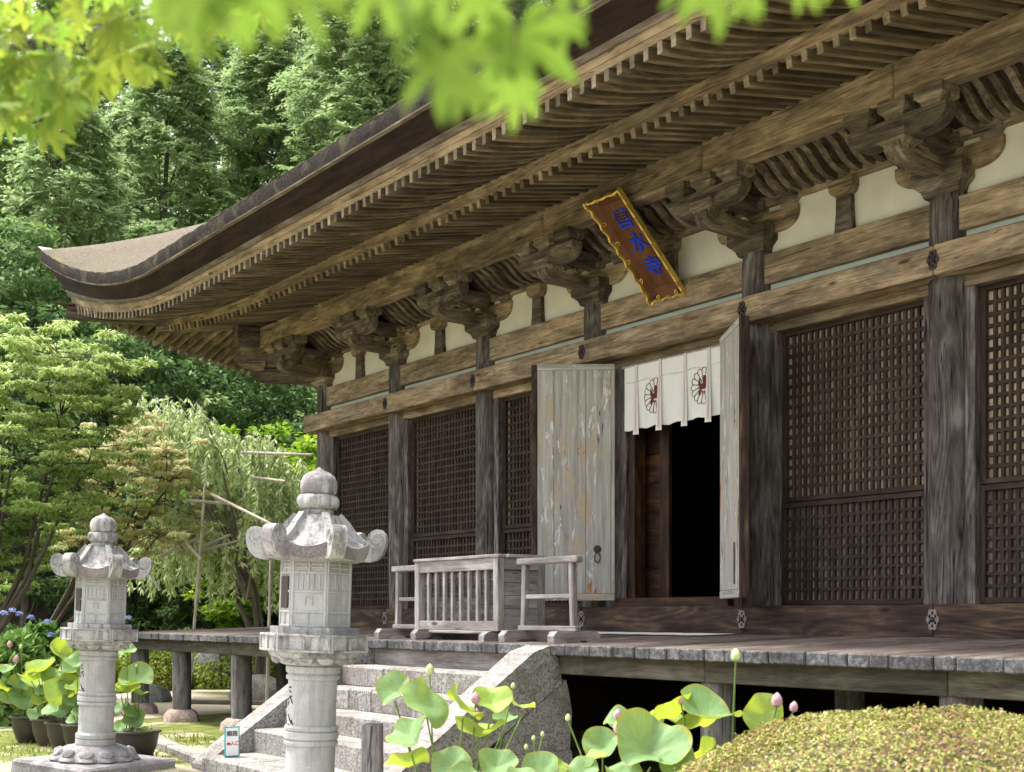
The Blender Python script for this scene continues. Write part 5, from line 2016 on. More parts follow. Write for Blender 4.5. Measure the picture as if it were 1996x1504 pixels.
# ---- the two maples at the left: sprays carried on long thin branches from a low fork
def spreading_maple(name, loc, mat, seed, tips, H, per, ln, wd, spread, label):
    global nrg
    nrg = np.random.default_rng(seed)
    r_ = random.Random(seed)
    root = empty(name, loc, 0, label=label, cat='tree', group='garden maples left of the hall')
    L = Vector(loc)
    tb = MB()
    fork = Vector((0.1, 0, 0.9))
    tb.tube([(0, 0, -0.2), (0.05, 0, 0.5), fork], [0.17, 0.14, 0.11], 8)
    cen, rad = [], []
    # a handful of arching limbs; every spray hangs on the limb nearest to it
    nl_ = 6
    order = sorted(tips, key=lambda q_: math.atan2((q_[0] - L).z - .9, (q_[0] - L).dot(RT)))
    limbs = []
    for k_ in range(nl_):
        grp = order[k_ * len(order) // nl_:(k_ + 1) * len(order) // nl_]
        c_ = sum((q_[0] for q_ in grp), Vector()) / len(grp) - L
        mid_ = fork.lerp(c_, .5) + Vector((r_.uniform(-.2, .2), r_.uniform(-.2, .2), -.12 * (c_ - fork).length))
        pl_ = [fork, fork.lerp(mid_, .5) + Vector((0, 0, -.05)), mid_, mid_.lerp(c_, .5) + Vector((0, 0, .05)), c_]
        tb.tube(pl_, [0.085, 0.068, 0.05, 0.032, 0.016], 7, cap=False)
        limbs.append(pl_)
    for (p, rr_) in tips:
        q = p - L
        best = min((((pt - q).length, pt) for pl_ in limbs for pt in pl_[2:]), key=lambda t_: t_[0])[1]
        mid = best.lerp(q, .5) + Vector((0, 0, .08))
        tb.tube([best, mid, q], [0.018, 0.012, 0.005], 5, cap=False)
        for j in range(spread):
            o_ = Vector((r_.gauss(0, rr_ * .8), r_.gauss(0, rr_ * .8), r_.gauss(0, rr_ * .5)))
            c = q + o_
            cen.append(tuple(c))
            rad.append(rr_ * r_.uniform(0.26, 0.52))
            tb.tube([mid.lerp(q, r_.uniform(.3, .9)), c], [0.010, 0.004], 4, cap=False)
    cen = np.array(cen)
    hue = np.clip((cen[:, 2] - cen[:, 2].min()) / max(.1, np.ptp(cen[:, 2])) * 0.8 + nrg.random(len(cen)) * 0.35, 0, 1)  # high sprays coloured lighter, low ones darker, imitating light and shade
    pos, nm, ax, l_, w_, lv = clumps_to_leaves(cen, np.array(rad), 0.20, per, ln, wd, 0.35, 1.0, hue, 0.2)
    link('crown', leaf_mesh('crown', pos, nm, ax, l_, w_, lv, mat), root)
    put('trunk', tb, M['bark'], root)
    return root


lo = at(-45, 1290, Z=23.0)
lo.z = 0
tips = []
for (x_, y_, dz) in ((10, 720, 0), (60, 690, .6), (110, 672, -.4), (150, 700, .5), (35, 770, 1), (90, 750, -1), (160, 770, .3), (205, 800, 0), (20, 850, -.8), (80, 830, .8),
                     (140, 850, 1.2), (190, 870, -.5), (-30, 790, 0), (-60, 880, .5), (30, 930, 1.2), (95, 920, -.6), (160, 930, .4), (10, 1010, .3), (75, 1000, 1),
                     (130, 1010, -.4), (-40, 990, -1), (50, 1075, .6), (-10, 1100, 1), (-100, 760, .3), (-110, 930, .2), (-90, 1050, 0), (215, 740, .2)):
    tips.append((at(x_, y_, Z=23.0 + dz), 0.55))
spreading_maple('maple_tree', lo, LM['maple'], 41, tips, 6, 140, 0.10, 0.040, 12, 'green spreading maple at the left edge behind the lantern')
lo2 = at(60, 1285, Z=24.6)
lo2.z = 0
tips = []
for (x_, y_, dz) in ((235, 880, 0), (280, 850, .5), (325, 875, -.3), (260, 930, .6), (310, 930, 0), (215, 960, -.5), (270, 985, .3), (320, 990, .5), (240, 1030, 0),
                     (290, 1045, -.4), (190, 900, .4), (345, 930, .3), (230, 830, .3), (180, 1000, 0), (330, 1040, 0), (150, 1060, .2)):
    tips.append((at(x_, y_, Z=25.0 + dz), 0.45))
spreading_maple('maple_tree', lo2, LM['rusty'], 43, tips, 5, 130, 0.09, 0.032, 10, 'maple with fading tan leaves behind the finial of the far lantern')

# ---- weeping cherry propped with bamboo
cl = at(500, 1262, Z=27.0)
cl.z = 0
ch = empty('weeping_cherry', cl, label='weeping cherry with hanging pale green branches over a bamboo frame', cat='tree')
r_ = random.Random(51)
nrg = np.random.default_rng(51)
tb = MB()
tb.tube([(0, 0, -0.2), (0.05, 0.1, 1.0), (-0.1, 0.0, 2.2), (-0.5, -0.2, 3.4)], [0.13, 0.11, 0.09, 0.06], 8)
tb.tube([(0.05, .1, .8), (-0.5, 0, 1.6), (-1.1, 0, 2.2)], [0.09, .07, .05], 6)
tw = MB()
P_, A_, Nn_, LV_ = [], [], [], []
arches = []
for (x_, y_) in ((240, 790), (265, 775), (300, 770), (330, 800), (370, 815), (410, 835), (455, 845), (480, 840), (510, 850), (540, 870), (560, 890), (345, 770), (285, 820),
                 (430, 880), (395, 900), (470, 910), (520, 930), (360, 920), (310, 880), (590, 930), (560, 960), (250, 850), (330, 960), (410, 960), (460, 980), (510, 1000),
                 (560, 1010), (380, 1010), (300, 1000), (270, 1060), (340, 1080), (430, 1060), (500, 1080), (545, 1080), (390, 780), (225, 820), (615, 985)):
    top = at(x_, y_, Z=27 + r_.uniform(-1.5, 1.3)) - cl
    a = Vector((-0.3, -0.1, r_.uniform(2.0, 3.2)))
    if top.z < 3.0:
        a = Vector((-.1, 0, 1.8))
    mid = a.lerp(top, .6) + Vector((0, 0, .35))
    tw.tube([a, mid, top], [0.035, .02, .010], 5, cap=False)
    for s_ in range(17):
        st = mid.lerp(top, r_.uniform(.35, 1.05)) + Vector((r_.gauss(0, .18), r_.gauss(0, .18), 0))
        an = r_.uniform(0, 6.28)
        reach = r_.uniform(.15, .5)
        Ls = r_.uniform(.5, 1.35)
        pts = []
        for q in np.linspace(0, 1, 8):
            pts.append(st + Vector((cos(an) * reach * min(1, q * 2.2), sin(an) * reach * min(1, q * 2.2), 0.10 * sin(min(1, q * 3) * pi) - Ls * q ** 1.25)))
        pts = [p for p in pts if p.z > 0.25]
        if len(pts) < 3:
            continue
        tw.tube(pts, 0.006, 3, cap=False)
        nl = int(34 * Ls) + 12
        for _ in range(nl):
            q = r_.uniform(0.12, 1) * (len(pts) - 1)
            i0 = min(len(pts) - 2, int(q))
            p = pts[i0].lerp(pts[i0 + 1], q - i0)
            P_.append(tuple(p))
            A_.append((r_.gauss(0, .5), r_.gauss(0, .5), -0.75 + r_.gauss(0, .25)))
            Nn_.append((r_.gauss(0, .7), r_.gauss(0, .7), .5))
            LV_.append(r_.random())
P_, A_, Nn_ = np.array(P_), unit(np.array(A_)), unit(np.array(Nn_))
put('trunk', tb, M['bark'], ch)
put('branches', tw, M['twig'], ch)
link('crown', leaf_mesh('crown', P_, Nn_, A_, 0.13 + 0.05 * nrg.random(len(P_)), 0.052, np.array(LV_), LM['cherry']), ch)

BP = 'bamboo poles propping the weeping cherry'
for (x0, y0, x1, y1, z0, z1, lb_) in (
        (368, 1245, 400, 940, 26.0, 26.0, 'tall upright bamboo pole'), (365, 975, 455, 982, 25.9, 26.1, 'level bamboo pole tied near the top of the upright'),
        (340, 1032, 392, 1090, 25.9, 25.8, 'short bamboo pole slanting across the upright'), (312, 1086, 410, 1035, 25.7, 26.6, 'bamboo pole slanting up to the right behind the upright'),
        (385, 1075, 472, 1052, 26.0, 26.6, 'lowest bamboo pole reaching towards the nearer lantern'), (410, 962, 530, 1022, 26.2, 25.4, 'long bamboo pole slanting down to the right'),
        (470, 882, 608, 886, 26.4, 26.0, 'level bamboo pole beside the corner column'), (490, 930, 556, 938, 26.3, 26.0, 'short level bamboo pole over the nearer lantern finial'),
        (520, 1226, 528, 1090, 25.0, 25.0, 'upright bamboo pole hidden partly by the nearer lantern'), (292, 1118, 312, 1150, 25.0, 25.0, 'short bamboo pole by the far lantern roof'),
        (380, 1070, 450, 1042, 26.3, 26.8, 'bamboo pole crossing behind the slanting ones')):
    a, c = at(x0, y0, Z=z0 - 1.0), at(x1, y1, Z=z1 - 1.0)
    if y0 > 1200:
        a.z = 0.0
    mb = MB().tube([a, a.lerp(c, .5), c], [0.033, 0.031, 0.027], 8)
    put('bamboo_pole', mb, M['bamboo'], None, label=lb_, cat='pole', group=BP)


# ---- rounded clipped shrubs in the middle distance
def shrub(name, loc, rx, rz_, mat, seed, n, ln, label, cat='shrub', group=None, flat_noise=.06, parts=True, wd=None):
    global nrg
    nrg = np.random.default_rng(seed)
    root = empty(name, loc, 0, label=label, cat=cat, group=group)
    d = unit(nrg.normal(size=(n, 3)))
    d[:, 2] = np.abs(d[:, 2])
    rr = 1 + flat_noise * np.sin(5 * d[:, 0] + seed) * np.sin(4 * d[:, 1]) - 0.14 * nrg.random(n) ** 2
    pos = d * rr[:, None] * np.array([rx, rx, rz_])
    nm = unit(d + nrg.normal(size=d.shape) * 0.55)
    ax = unit(np.cross(nm, nrg.normal(size=d.shape)) + d * .5)
    lv = np.clip(0.35 * nrg.random(n) + 0.3 + 0.35 * np.sin(7 * d[:, 0] + 3 * d[:, 2] + seed) * .5 + 0.2 * nrg.random(n), 0, 1)
    link('foliage', leaf_mesh('foliage', pos, nm, ax, ln * (.7 + .6 * nrg.random(n)), (wd or ln * .55), lv, mat), root)
    core = MB().lathe([(rx * .84, 0.0), (rx * .84, rz_ * .2), (rx * .70, rz_ * .52), (rx * .40, rz_ * .76), (0.02, rz_ * .84)], 20)
    put('branch_core', core, M['bark'], root)
    return root


SG = 'rounded garden shrubs behind the veranda'
for (x_, Z_, rx, rz_, sd_, m_, lb_) in ((455, 29, 1.25, 0.95, 61, 'hedge', 'low clipped green mound behind the veranda end'), (380, 31, 1.0, 1.35, 62, 'light', 'round pale shrub left of the dark rock'),
                                     (300, 28, 0.9, 0.95, 63, 'hedge', 'low shrub just behind the far lantern platform'), (560, 30, 1.1, 1.3, 64, 'hedge', 'clipped shrub hidden by the nearer lantern'),
                                     (250, 30, 1.0, 1.0, 65, 'light', 'yellow-green shrub beside the far lantern'), (470, 33, 1.3, 1.7, 66, 'light', 'bright shrub under the weeping cherry'),
                                     (150, 27, 1.1, 1.2, 67, 'hedge', 'yellowish shrub between the hydrangea and the far lantern'), (-20, 30, 1.4, 1.6, 68, 'dark', 'dark shrub behind the hydrangea'),
                                     (610, 33, 1.2, 1.8, 69, 'light', 'leafy shrub at the corner column')):
    p = at(x_, HOR, Z=Z_)
    shrub('round_shrub', (p.x, p.y, 0), rx, rz_, LM[m_], sd_, 5200, 0.10, lb_, group=SG)
p = at(412, HOR, Z=28.5)
rk = MB().lathe([(0.45, 0), (0.48, .3), (0.36, .75), (0.14, 1.15), (0.02, 1.3)], 18, mod=lambda a, i: 1 + .18 * sin(2 * a + 1) + .1 * sin(5 * a + i))
put('standing_rock', rk, M['darkrock'], None, loc=(p.x, p.y, -.05), label='dark standing rock behind the upright bamboo pole', cat='rock')
for k, (x_, Z_, s_, lb_) in enumerate(((505, 24.5, .5, 'pale rough boulder beyond the posts under the veranda'), (300, 24.0, .35, 'small rock beyond the leftmost veranda posts'))):
    p = at(x_, HOR, Z=Z_)
    rk = MB().lathe([(1.0, 0), (1.02, .3), (0.8, .8), (0.3, 1.1), (0.02, 1.15)], 16, mod=lambda a, i: 1 + .2 * sin(2 * a + k) + .1 * sin(5 * a + i))
    put('boulder', rk, M['granite'] if k == 0 else M['darkrock'], None, loc=(p.x, p.y, -.05), scale=(s_, s_, s_), label=lb_, cat='boulder', group='boulders')
# low stone wall of squared blocks behind the shrubs
p0, p1 = at(330, HOR, Z=34), at(640, HOR, Z=36)
wl = empty('garden_wall', (p0.x, p0.y, 0), label='low dark wall of stone blocks far behind the bamboo frame', cat='wall')
dv = Vector((p1.x - p0.x, p1.y - p0.y, 0))
nb = 9
for k in range(nb):
    for j in range(2):
        a, c = dv * ((k + .5 * (j % 2)) / nb), dv * ((k + 1 + .5 * (j % 2)) / nb)
        put('stone_block', MB().bar(a * 1.0 + Vector((0, 0, .45 + j * .9)), c * .995 + Vector((0, 0, .45 + j * .9)), .4, .88, .03), M['darkrock'], wl)

# ---- hydrangea
p = at(45, HOR, Z=19.5)
hy = shrub('hydrangea', (p.x, p.y, 0), 0.95, 1.45, LM['hydr'], 71, 2600, 0.20, 'hydrangea bush with blue flower heads left of the far lantern', 'shrub', None, .12, True, .13)
p2 = at(118, HOR, Z=20.5)
hy2 = shrub('hydrangea', (p2.x, p2.y, 0), 0.75, 1.25, LM['hydr'], 72, 1700, 0.19, 'hydrangea bush with few blue flower heads next to the far lantern', 'shrub', None, .12, True, .13)
for root, base_, spots in ((hy, p, ((8, 1195), (24, 1190), (38, 1197), (92, 1212), (100, 1238), (112, 1250), (60, 1204))),
                           (hy2, p2, ((120, 1302), (112, 1292), (128, 1308), (92, 1250), (108, 1320), (250, 1205)))):
    for (x_, y_) in spots:
        q = at(x_, y_, Z=19.0 if root is hy else 19.8)
        nrg = np.random.default_rng(int(x_ * 7 + y_))
        n = 60
        d = unit(nrg.normal(size=(n, 3)))
        d[:, 2] = np.abs(d[:, 2]) * .6
        pos = d * 0.055
        link('flower_head', leaf_mesh('flower_head', pos, unit(d + nrg.normal(size=d.shape) * .3), unit(np.cross(d, nrg.normal(size=d.shape))), 0.036 + 0 * d[:, 0], 0.034, nrg.random(n), LM['flower']),
             root, loc=(q.x - base_.x, q.y - base_.y, q.z))

# ---- clipped azalea mound, near right
az = at(1800, HOR, Z=5.0)
nrg = np.random.default_rng(81)
azr = empty('azalea_mound', (az.x, az.y, 0), label='large clipped azalea mound with yellow-green and brown tips at lower right', cat='shrub')
n = 170000
d = unit(nrg.normal(size=(n, 3)))
d[:, 2] = np.abs(d[:, 2])
vd = np.array([CAM.x - az.x, CAM.y - az.y, 1.2])
vd = vd / np.linalg.norm(vd)
keep = (d @ vd > -0.2) & (d[:, 2] > 0.40)
d = d[keep]
n = len(d)
AX = np.array([1.72, 1.45, 1.31])
rr = 1 + 0.018 * np.sin(9 * d[:, 0] + 1) * np.sin(8 * d[:, 1]) - 0.05 * nrg.random(n) ** 1.3 + 0.012 * np.sin(43 * d[:, 0]) * np.sin(39 * d[:, 1]) * np.sin(41 * d[:, 2] + 1) + 0.010 * (nrg.random(n) < 0.02)
pos = d * rr[:, None] * AX
nm = unit(d + nrg.normal(size=d.shape) * 0.5)
ax = unit(d * 0.35 + np.cross(d, nrg.normal(size=d.shape)) * 0.8 + nrg.normal(size=d.shape) * 0.25)
patch = 0.5 + 0.5 * np.sin(11 * d[:, 0] + 4 * np.sin(6 * d[:, 1])) * np.sin(9 * d[:, 1] + 5 * d[:, 2] + 2)
br_ = nrg.random(n) < (0.16 + 0.42 * patch ** 2)
lv = np.clip(nrg.random(n) * 0.75 + 0.25 * (1 - patch), 0, 1)
for (sel, mm, nm_) in ((~br_, 'azalea', 'foliage'), (br_, 'azbrown', 'brown_tips')):
    link(nm_, leaf_mesh(nm_, pos[sel], nm[sel], ax[sel], 0.013 + 0.012 * nrg.random(sel.sum()), 0.0105, lv[sel], LM[mm]), azr, kind='stuff')
core = MB().grid(lambda u, v: (AX[0] * .93 * cos(2 * pi * u) * cos(v * pi / 2), AX[1] * .93 * sin(2 * pi * u) * cos(v * pi / 2), AX[2] * .93 * sin(v * pi / 2)), 40, 14)
put('branch_core', core, M['bark'], azr)

# ------------------------------------------------------------------ lotus
def lotus_leaf(seed, cup=0.22, wave=0.07):
    r_ = random.Random(seed)
    ph = [r_.uniform(0, 6.28) for _ in range(4)]
    fold = r_.choice([0.05, 0.25, 0.45, -0.12])
    mb = MB()
    nA, nR = 40, 8

    def f(u, v):
        a = 2 * pi * u
        r = max(0.012, v)
        edge = 1 + 0.05 * sin(2 * a + ph[0]) + 0.03 * sin(5 * a + ph[1])
        z = cup * (v ** 1.6 - 0.45) * 0.6 + wave * v ** 2.5 * (sin(3 * a + ph[2]) + 0.6 * sin(5 * a + ph[3])) - 0.10 * (1 - v) ** 3
        z += fold * abs(r * cos(a + ph[1])) * v - 0.30 * max(0, v - 0.72) * max(0, sin(2 * a + ph[3]))
        z += -0.35 * max(0, v - 0.7) * max(0, sin(a + ph[0])) * 1.4
        return (r * edge * cos(a), r * edge * sin(a), z)
    mb.grid(f, nA, nR, gfn=lambda u, v, p: (v, 2 * pi * u, seed))
    return mb


LL = []
for k in range(6):
    b_ = lotus_leaf(100 + k, 0.25 + 0.1 * (k % 3), 0.09 + 0.03 * (k % 4))
    for mm in ('lotus', 'lotusy'):
        me = b_.mesh('leaf', LM[mm], 80)
        a_ = me.attributes.new('lv', 'FLOAT', 'POINT')
        a_.data.foreach_set('value', np.clip(np.array([0.5 + 0.3 * sin(9 * p[0] + k) * cos(7 * p[1]) for p in b_.v], dtype=np.float32), 0, 1))
        LL.append(me)
M['stalk'] = plainmat('lotus_stalk', (0.13, 0.19, 0.05), 0.6, var=0.25, scale=20)
M['budpink'] = plainmat('pink_lotus_bud', (0.46, 0.26, 0.28), 0.6, var=0.3, scale=25)
M['budgreen'] = plainmat('green_lotus_bud', (0.42, 0.52, 0.22), 0.6, var=0.15, scale=25)
M['soil'] = plainmat('wet_soil', (0.03, 0.025, 0.02), 0.6, var=0.3)
bprof = [(0.12, 0.0), (0.32, 0.12), (0.40, 0.38), (0.34, 0.68), (0.18, 0.90), (0.02, 1.04)]
budm = {}
for nm_ in ('budpink', 'budgreen'):
    bb = MB().lathe(bprof, 14, mod=lambda a, i: 1 + 0.05 * cos(5 * a))
    budm[nm_] = bb.mesh('bud', M[nm_])


def pot_mesh(rad, hgt):
    return MB().lathe([(rad * .60, 0.0), (rad * .72, hgt * .12), (rad * .90, hgt * .50), (rad * .97, hgt * .86), (rad * 1.0, hgt * .90), (rad * 1.07, hgt * .93),
                       (rad * 1.07, hgt * .985), (rad * .98, hgt), (rad * .93, hgt * .95), (rad * .9, hgt * .88)], 44)


def potted(loc, rad, hgt, label, group):
    e = empty('potted_lotus', (loc[0], loc[1], 0), label=label, cat='potted plant', group=group)
    put('pot', pot_mesh(rad, hgt), M['pot'], e, sharp=45)
    put('soil', MB().lathe([(rad * .93, hgt * .80), (rad * .92, hgt * .90), (0.01, hgt * .91)], 24), M['soil'], e)
    return e


def stalk(e, p, rad, hgt, r_, thick=0.008):
    """curved stalk from the soil to local point p"""
    a = r_.uniform(0, 6.28)
    b0_ = Vector((rad * .55 * cos(a) * r_.random(), rad * .55 * sin(a) * r_.random(), hgt * .88))
    # start below the leaf if that is inside the pot
    q = Vector((p.x, p.y, 0))
    if q.length > 1e-3:
        b0_ = b0_ * .5 + (q.normalized() * min(q.length, rad * .7)) * .5 + Vector((0, 0, hgt * .44))
    b0_.z = hgt * .88
    mid = b0_.lerp(p, .5) + Vector((r_.gauss(0, .03), r_.gauss(0, .03), .04))
    mb = MB().tube([b0_, b0_.lerp(mid, .5) + Vector((r_.gauss(0, .01), r_.gauss(0, .01), .02)), mid, mid.lerp(p, .6), p], [thick, thick, thick * .9, thick * .8, thick * .7], 6)
    return put('stalk', mb, M['stalk'], e)


def add_leaf(e, wp, rad_leaf, tilt, az, yellow, seed, rad, hgt):
    r_ = random.Random(seed)
    p = Vector(wp) - e.location
    me = LL[(seed % 6) * 2 + (1 if yellow else 0)]
    # az = direction towards which the leaf faces, tilt from the vertical
    rot = (Matrix.Rotation(az, 3, 'Z') @ Matrix.Rotation(tilt, 3, 'Y') @ Matrix.Rotation(r_.uniform(0, 6.28), 3, 'Z')).to_euler()
    link('leaf', me, e, loc=p, rot=rot, scale=(rad_leaf,) * 3)
    stalk(e, p - Vector((0, 0, 0.055 * rad_leaf / .2 * 2)) * 1.0, rad, hgt, r_, 0.0075)


def add_bud(e, wp, size, pink, seed, rad, hgt):
    r_ = random.Random(seed)
    p = Vector(wp) - e.location
    link('bud', budm['budpink' if pink else 'budgreen'], e, loc=p - Vector((0, 0, size * .5)), scale=(size * 1.0,) * 3, rot=(r_.uniform(-.12, .12), r_.uniform(-.12, .12), 0))
    stalk(e, p - Vector((0, 0, size * .45)), rad, hgt, r_, 0.0065)


VIEW = math.atan2(-FW.y, -FW.x)      # compass direction from the plants towards the camera

# pots in front of the steps (their rims lie below the picture)
def pot_at(x_, Z_):
    p = at(x_, HOR, Z=Z_)
    return (p.x, p.y)


pots = [potted(pot_at(870, 7.5), 0.36, 0.48, 'potted lotus with tall leaves in front of the right side stone', 'lotus pots in front of the veranda'),
        potted(pot_at(1010, 7.3), 0.34, 0.46, 'potted lotus with low leaves between the taller clumps', 'lotus pots in front of the veranda'),
        potted(pot_at(1210, 6.5), 0.38, 0.48, 'potted lotus with the broadest leaf and three pink buds', 'lotus pots in front of the veranda'),
        potted(pot_at(1400, 6.4), 0.38, 0.48, 'potted lotus behind the azalea mound with one tall green bud', 'lotus pots in front of the veranda')]
#   pot, x, y, Z, radius px, tilt deg, azimuth offset deg (0 = faces camera, +-), yellow
leaves = [(0, 770, 1345, 7.6, 38, 60, -35, 0), (0, 832, 1368, 7.3, 56, 50, 55, 0), (0, 798, 1430, 7.3, 44, 34, -45, 0), (0, 902, 1375, 7.5, 44, -46, -80, 1),
          (0, 958, 1366, 7.6, 38, 42, 10, 1), (0, 935, 1426, 7.6, 50, -14, 0, 1), (0, 795, 1488, 7.4, 46, -20, 30, 1), (0, 880, 1486, 7.2, 42, 42, 0, 0),
          (0, 985, 1400, 7.8, 24, 24, 0, 0), (0, 1020, 1376, 7.9, 24, 10, 60, 1), (1, 968, 1490, 7.0, 38, 40, 15, 0), (1, 1052, 1506, 6.9, 42, 34, -20, 0),
          (1, 1085, 1492, 7.1, 22, 55, 70, 1), (1, 1015, 1514, 6.8, 34, 30, 0, 0), (1, 910, 1514, 6.9, 34, 28, 0, 0),
          (2, 1206, 1404, 6.8, 32, 36, -20, 0), (2, 1175, 1454, 6.5, 38, 50, -25, 0), (2, 1268, 1456, 6.1, 72, 40, 12, 0), (2, 1245, 1422, 6.7, 46, 18, 20, 1),
          (2, 1150, 1478, 6.4, 32, 24, -60, 1), (2, 1135, 1502, 6.3, 34, 34, 0, 0), (2, 1215, 1506, 6.0, 38, 28, 0, 0),
          (3, 1380, 1390, 6.5, 62, 22, 30, 0), (3, 1312, 1390, 6.6, 48, -24, 60, 1), (3, 1345, 1412, 6.7, 54, -9, 0, 1), (3, 1490, 1390, 6.5, 42, 76, 8, 1),
          (3, 1372, 1464, 6.3, 30, -50, 40, 1), (3, 1320, 1490, 6.0, 40, 32, 0, 0)]
PR = [(0.36, .48), (0.34, .46), (0.38, .48), (0.38, .48)]
for k, (pi_, x_, y_, Z_, rp, tl, azo, yl) in enumerate(leaves):
    rad_, hgt_ = PR[pi_]
    add_leaf(pots[pi_], at(x_, y_, Z=Z_), rp / FPX * Z_ * 1.0, R(abs(tl)), VIEW + R(azo) + (pi if tl < 0 else 0), yl, 300 + k, rad_, hgt_)
buds = [(0, 838, 1304, 7.5, 12, 0), (0, 927, 1360, 7.5, 13, 1), (0, 929, 1388, 7.6, 9, 1), (0, 1000, 1336, 7.8, 7, 0), (1, 1040, 1438, 7.3, 6, 0), (1, 1057, 1430, 7.4, 6, 0), (1, 1026, 1455, 7.3, 6, 0),
        (2, 1107, 1398, 6.8, 8, 0), (2, 1204, 1392, 6.6, 12, 1), (2, 1228, 1394, 6.6, 12, 1), (2, 1206, 1418, 6.4, 15, 1), (2, 1220, 1416, 6.5, 7, 1),
        (3, 1328, 1365, 6.5, 10, 1), (3, 1434, 1276, 6.4, 14, 0), (3, 1514, 1364, 6.3, 16, 1), (3, 1546, 1377, 6.3, 12, 1)]
for k, (pi_, x_, y_, Z_, sp, pk) in enumerate(buds):
    rad_, hgt_ = PR[pi_]
    add_bud(pots[pi_], at(x_, y_, Z=Z_), sp * 1.75 / FPX * Z_, pk, 500 + k, rad_, hgt_)

# row of dark pots at the left
LPG = 'dark pots of lotus by the far lantern'
farpots = [((58, 1445), 16.3, .24, .36, 'leftmost dark pot of lotus'), ((98, 1448), 15.9, .24, .36, 'second dark pot of lotus from the left'),
           ((128, 1458), 15.4, .24, .36, 'third dark pot of lotus from the left'), ((160, 1460), 15.1, .24, .36, 'dark pot of lotus half hidden by the far lantern shaft'),
           ((262, 1480), 14.3, .29, .35, 'wide dark pot of lotus to the right of the far lantern')]
fp = []
for ((x_, y_), Z_, rr_, hh_, lb_) in farpots:
    p = at(x_, HOR, Z=Z_)
    fp.append(potted((p.x, p.y), rr_, hh_, lb_, LPG))
fl = [(0, 15, 1305, 20, 25, -20, 0), (0, 35, 1335, 22, 30, 30, 0), (0, 72, 1325, 28, 35, 10, 1), (0, 8, 1340, 20, -20, 0, 1), (0, 55, 1352, 34, 52, 0, 0), (0, 20, 1360, 22, 25, 0, 0),
      (1, 82, 1302, 28, 28, -20, 1), (1, 62, 1322, 26, -25, 20, 1), (1, 105, 1320, 24, 30, 0, 0), (1, 95, 1345, 24, 20, 40, 0), (1, 85, 1365, 22, 25, 0, 1), (1, 75, 1390, 20, 35, 0, 0),
      (2, 118, 1270, 26, 62, 60, 1), (2, 140, 1305, 30, 32, -10, 0), (2, 125, 1350, 34, -60, 50, 0), (2, 110, 1380, 28, 30, 0, 0), (2, 135, 1328, 24, -20, 0, 1), (2, 145, 1365, 20, 30, 0, 0),
      (3, 150, 1290, 24, 40, 20, 0), (3, 150, 1340, 22, 30, 0, 1), (3, 160, 1390, 20, 25, 0, 0), (3, 145, 1400, 18, 25, 0, 0), (3, 172, 1310, 20, 25, 30, 0),
      (4, 248, 1268, 18, 30, 0, 0), (4, 266, 1325, 35, 34, 0, 0), (4, 245, 1345, 26, -25, 0, 1), (4, 236, 1378, 18, 35, -30, 0), (4, 258, 1385, 20, 50, 60, 0), (4, 262, 1402, 24, 38, 0, 0),
      (4, 235, 1340, 16, 20, 0, 1), (4, 275, 1352, 14, -15, 0, 1), (4, 230, 1420, 20, 20, 0, 0), (4, 285, 1424, 14, 15, 0, 1), (4, 250, 1426, 18, 20, 0, 0)]
for k, (pi_, x_, y_, rp, tl, azo, yl) in enumerate(fl):
    Z_ = farpots[pi_][1] - 0.1
    add_leaf(fp[pi_], at(x_, y_, Z=Z_), rp / FPX * Z_, R(abs(tl)), VIEW + R(azo) + (pi if tl < 0 else 0), yl, 700 + k, farpots[pi_][2], farpots[pi_][3])
for k, (pi_, x_, y_, sp, pk) in enumerate(((0, 19, 1255, 6, 1), (0, 31, 1284, 7, 1), (0, 41, 1260, 4, 0), (1, 52, 1310, 4, 1), (4, 266, 1298, 3, 0), (1, 72, 1300, 5, 0))):
    Z_ = farpots[pi_][1]
    add_bud(fp[pi_], at(x_, y_, Z=Z_), sp * 2.2 / FPX * Z_, pk, 800 + k, farpots[pi_][2], farpots[pi_][3])

# ------------------------------------------------------------------ maple branch hanging into the top of the view
def maple_leaf_mesh(name, seed, mat, nl=7):
    r_ = random.Random(seed)
    angs = [-2.15, -1.45, -0.75, 0.0, 0.75, 1.45, 2.15] if nl == 7 else [-1.6, -0.8, 0, 0.8, 1.6]
    lens = [0.42, 0.72, 0.92, 1.0, 0.92, 0.72, 0.42] if nl == 7 else [.6, .9, 1, .9, .6]
    out = []
    for i, (a, l_) in enumerate(zip(angs, lens)):
        l_ *= r_.uniform(.92, 1.08)
        hw_ = 0.15 * l_ ** .5
        d = (sin(a), cos(a))
        s_ = (cos(a), -sin(a))
        for (t, w_) in ((0.42, -0.75), (0.62, -1.0), (0.80, -.62), (1.0, 0), (0.80, .62), (0.62, 1.0), (0.42, .75)):
            out.append((d[0] * l_ * t + s_[0] * hw_ * w_, d[1] * l_ * t + s_[1] * hw_ * w_))
    vs, fs = [(0, 0, 0)], []
    for (x_, y_) in out:
        rr_ = math.hypot(x_, y_)
        vs.append((x_, y_, -0.22 * rr_ * rr_ + 0.03 * sin(5 * x_ + seed)))
    n_ = len(out)
    for i in range(n_ - 1):
        fs.append((0, i + 2, i + 1))
    vs.append((0, -0.03, 0))
    mb = MB()
    mb.add(vs, fs, None, 0, True)
    mb.tube([(0, 0, 0), (0, -0.35, 0.03), (0, -0.75, 0.10)], 0.012, 4)
    me = mb.mesh(name, mat, 80)
    a_ = me.attributes.new('lv', 'FLOAT', 'POINT')
    a_.data.foreach_set('value', np.full(len(me.vertices), r_.random(), dtype=np.float32))
    return me


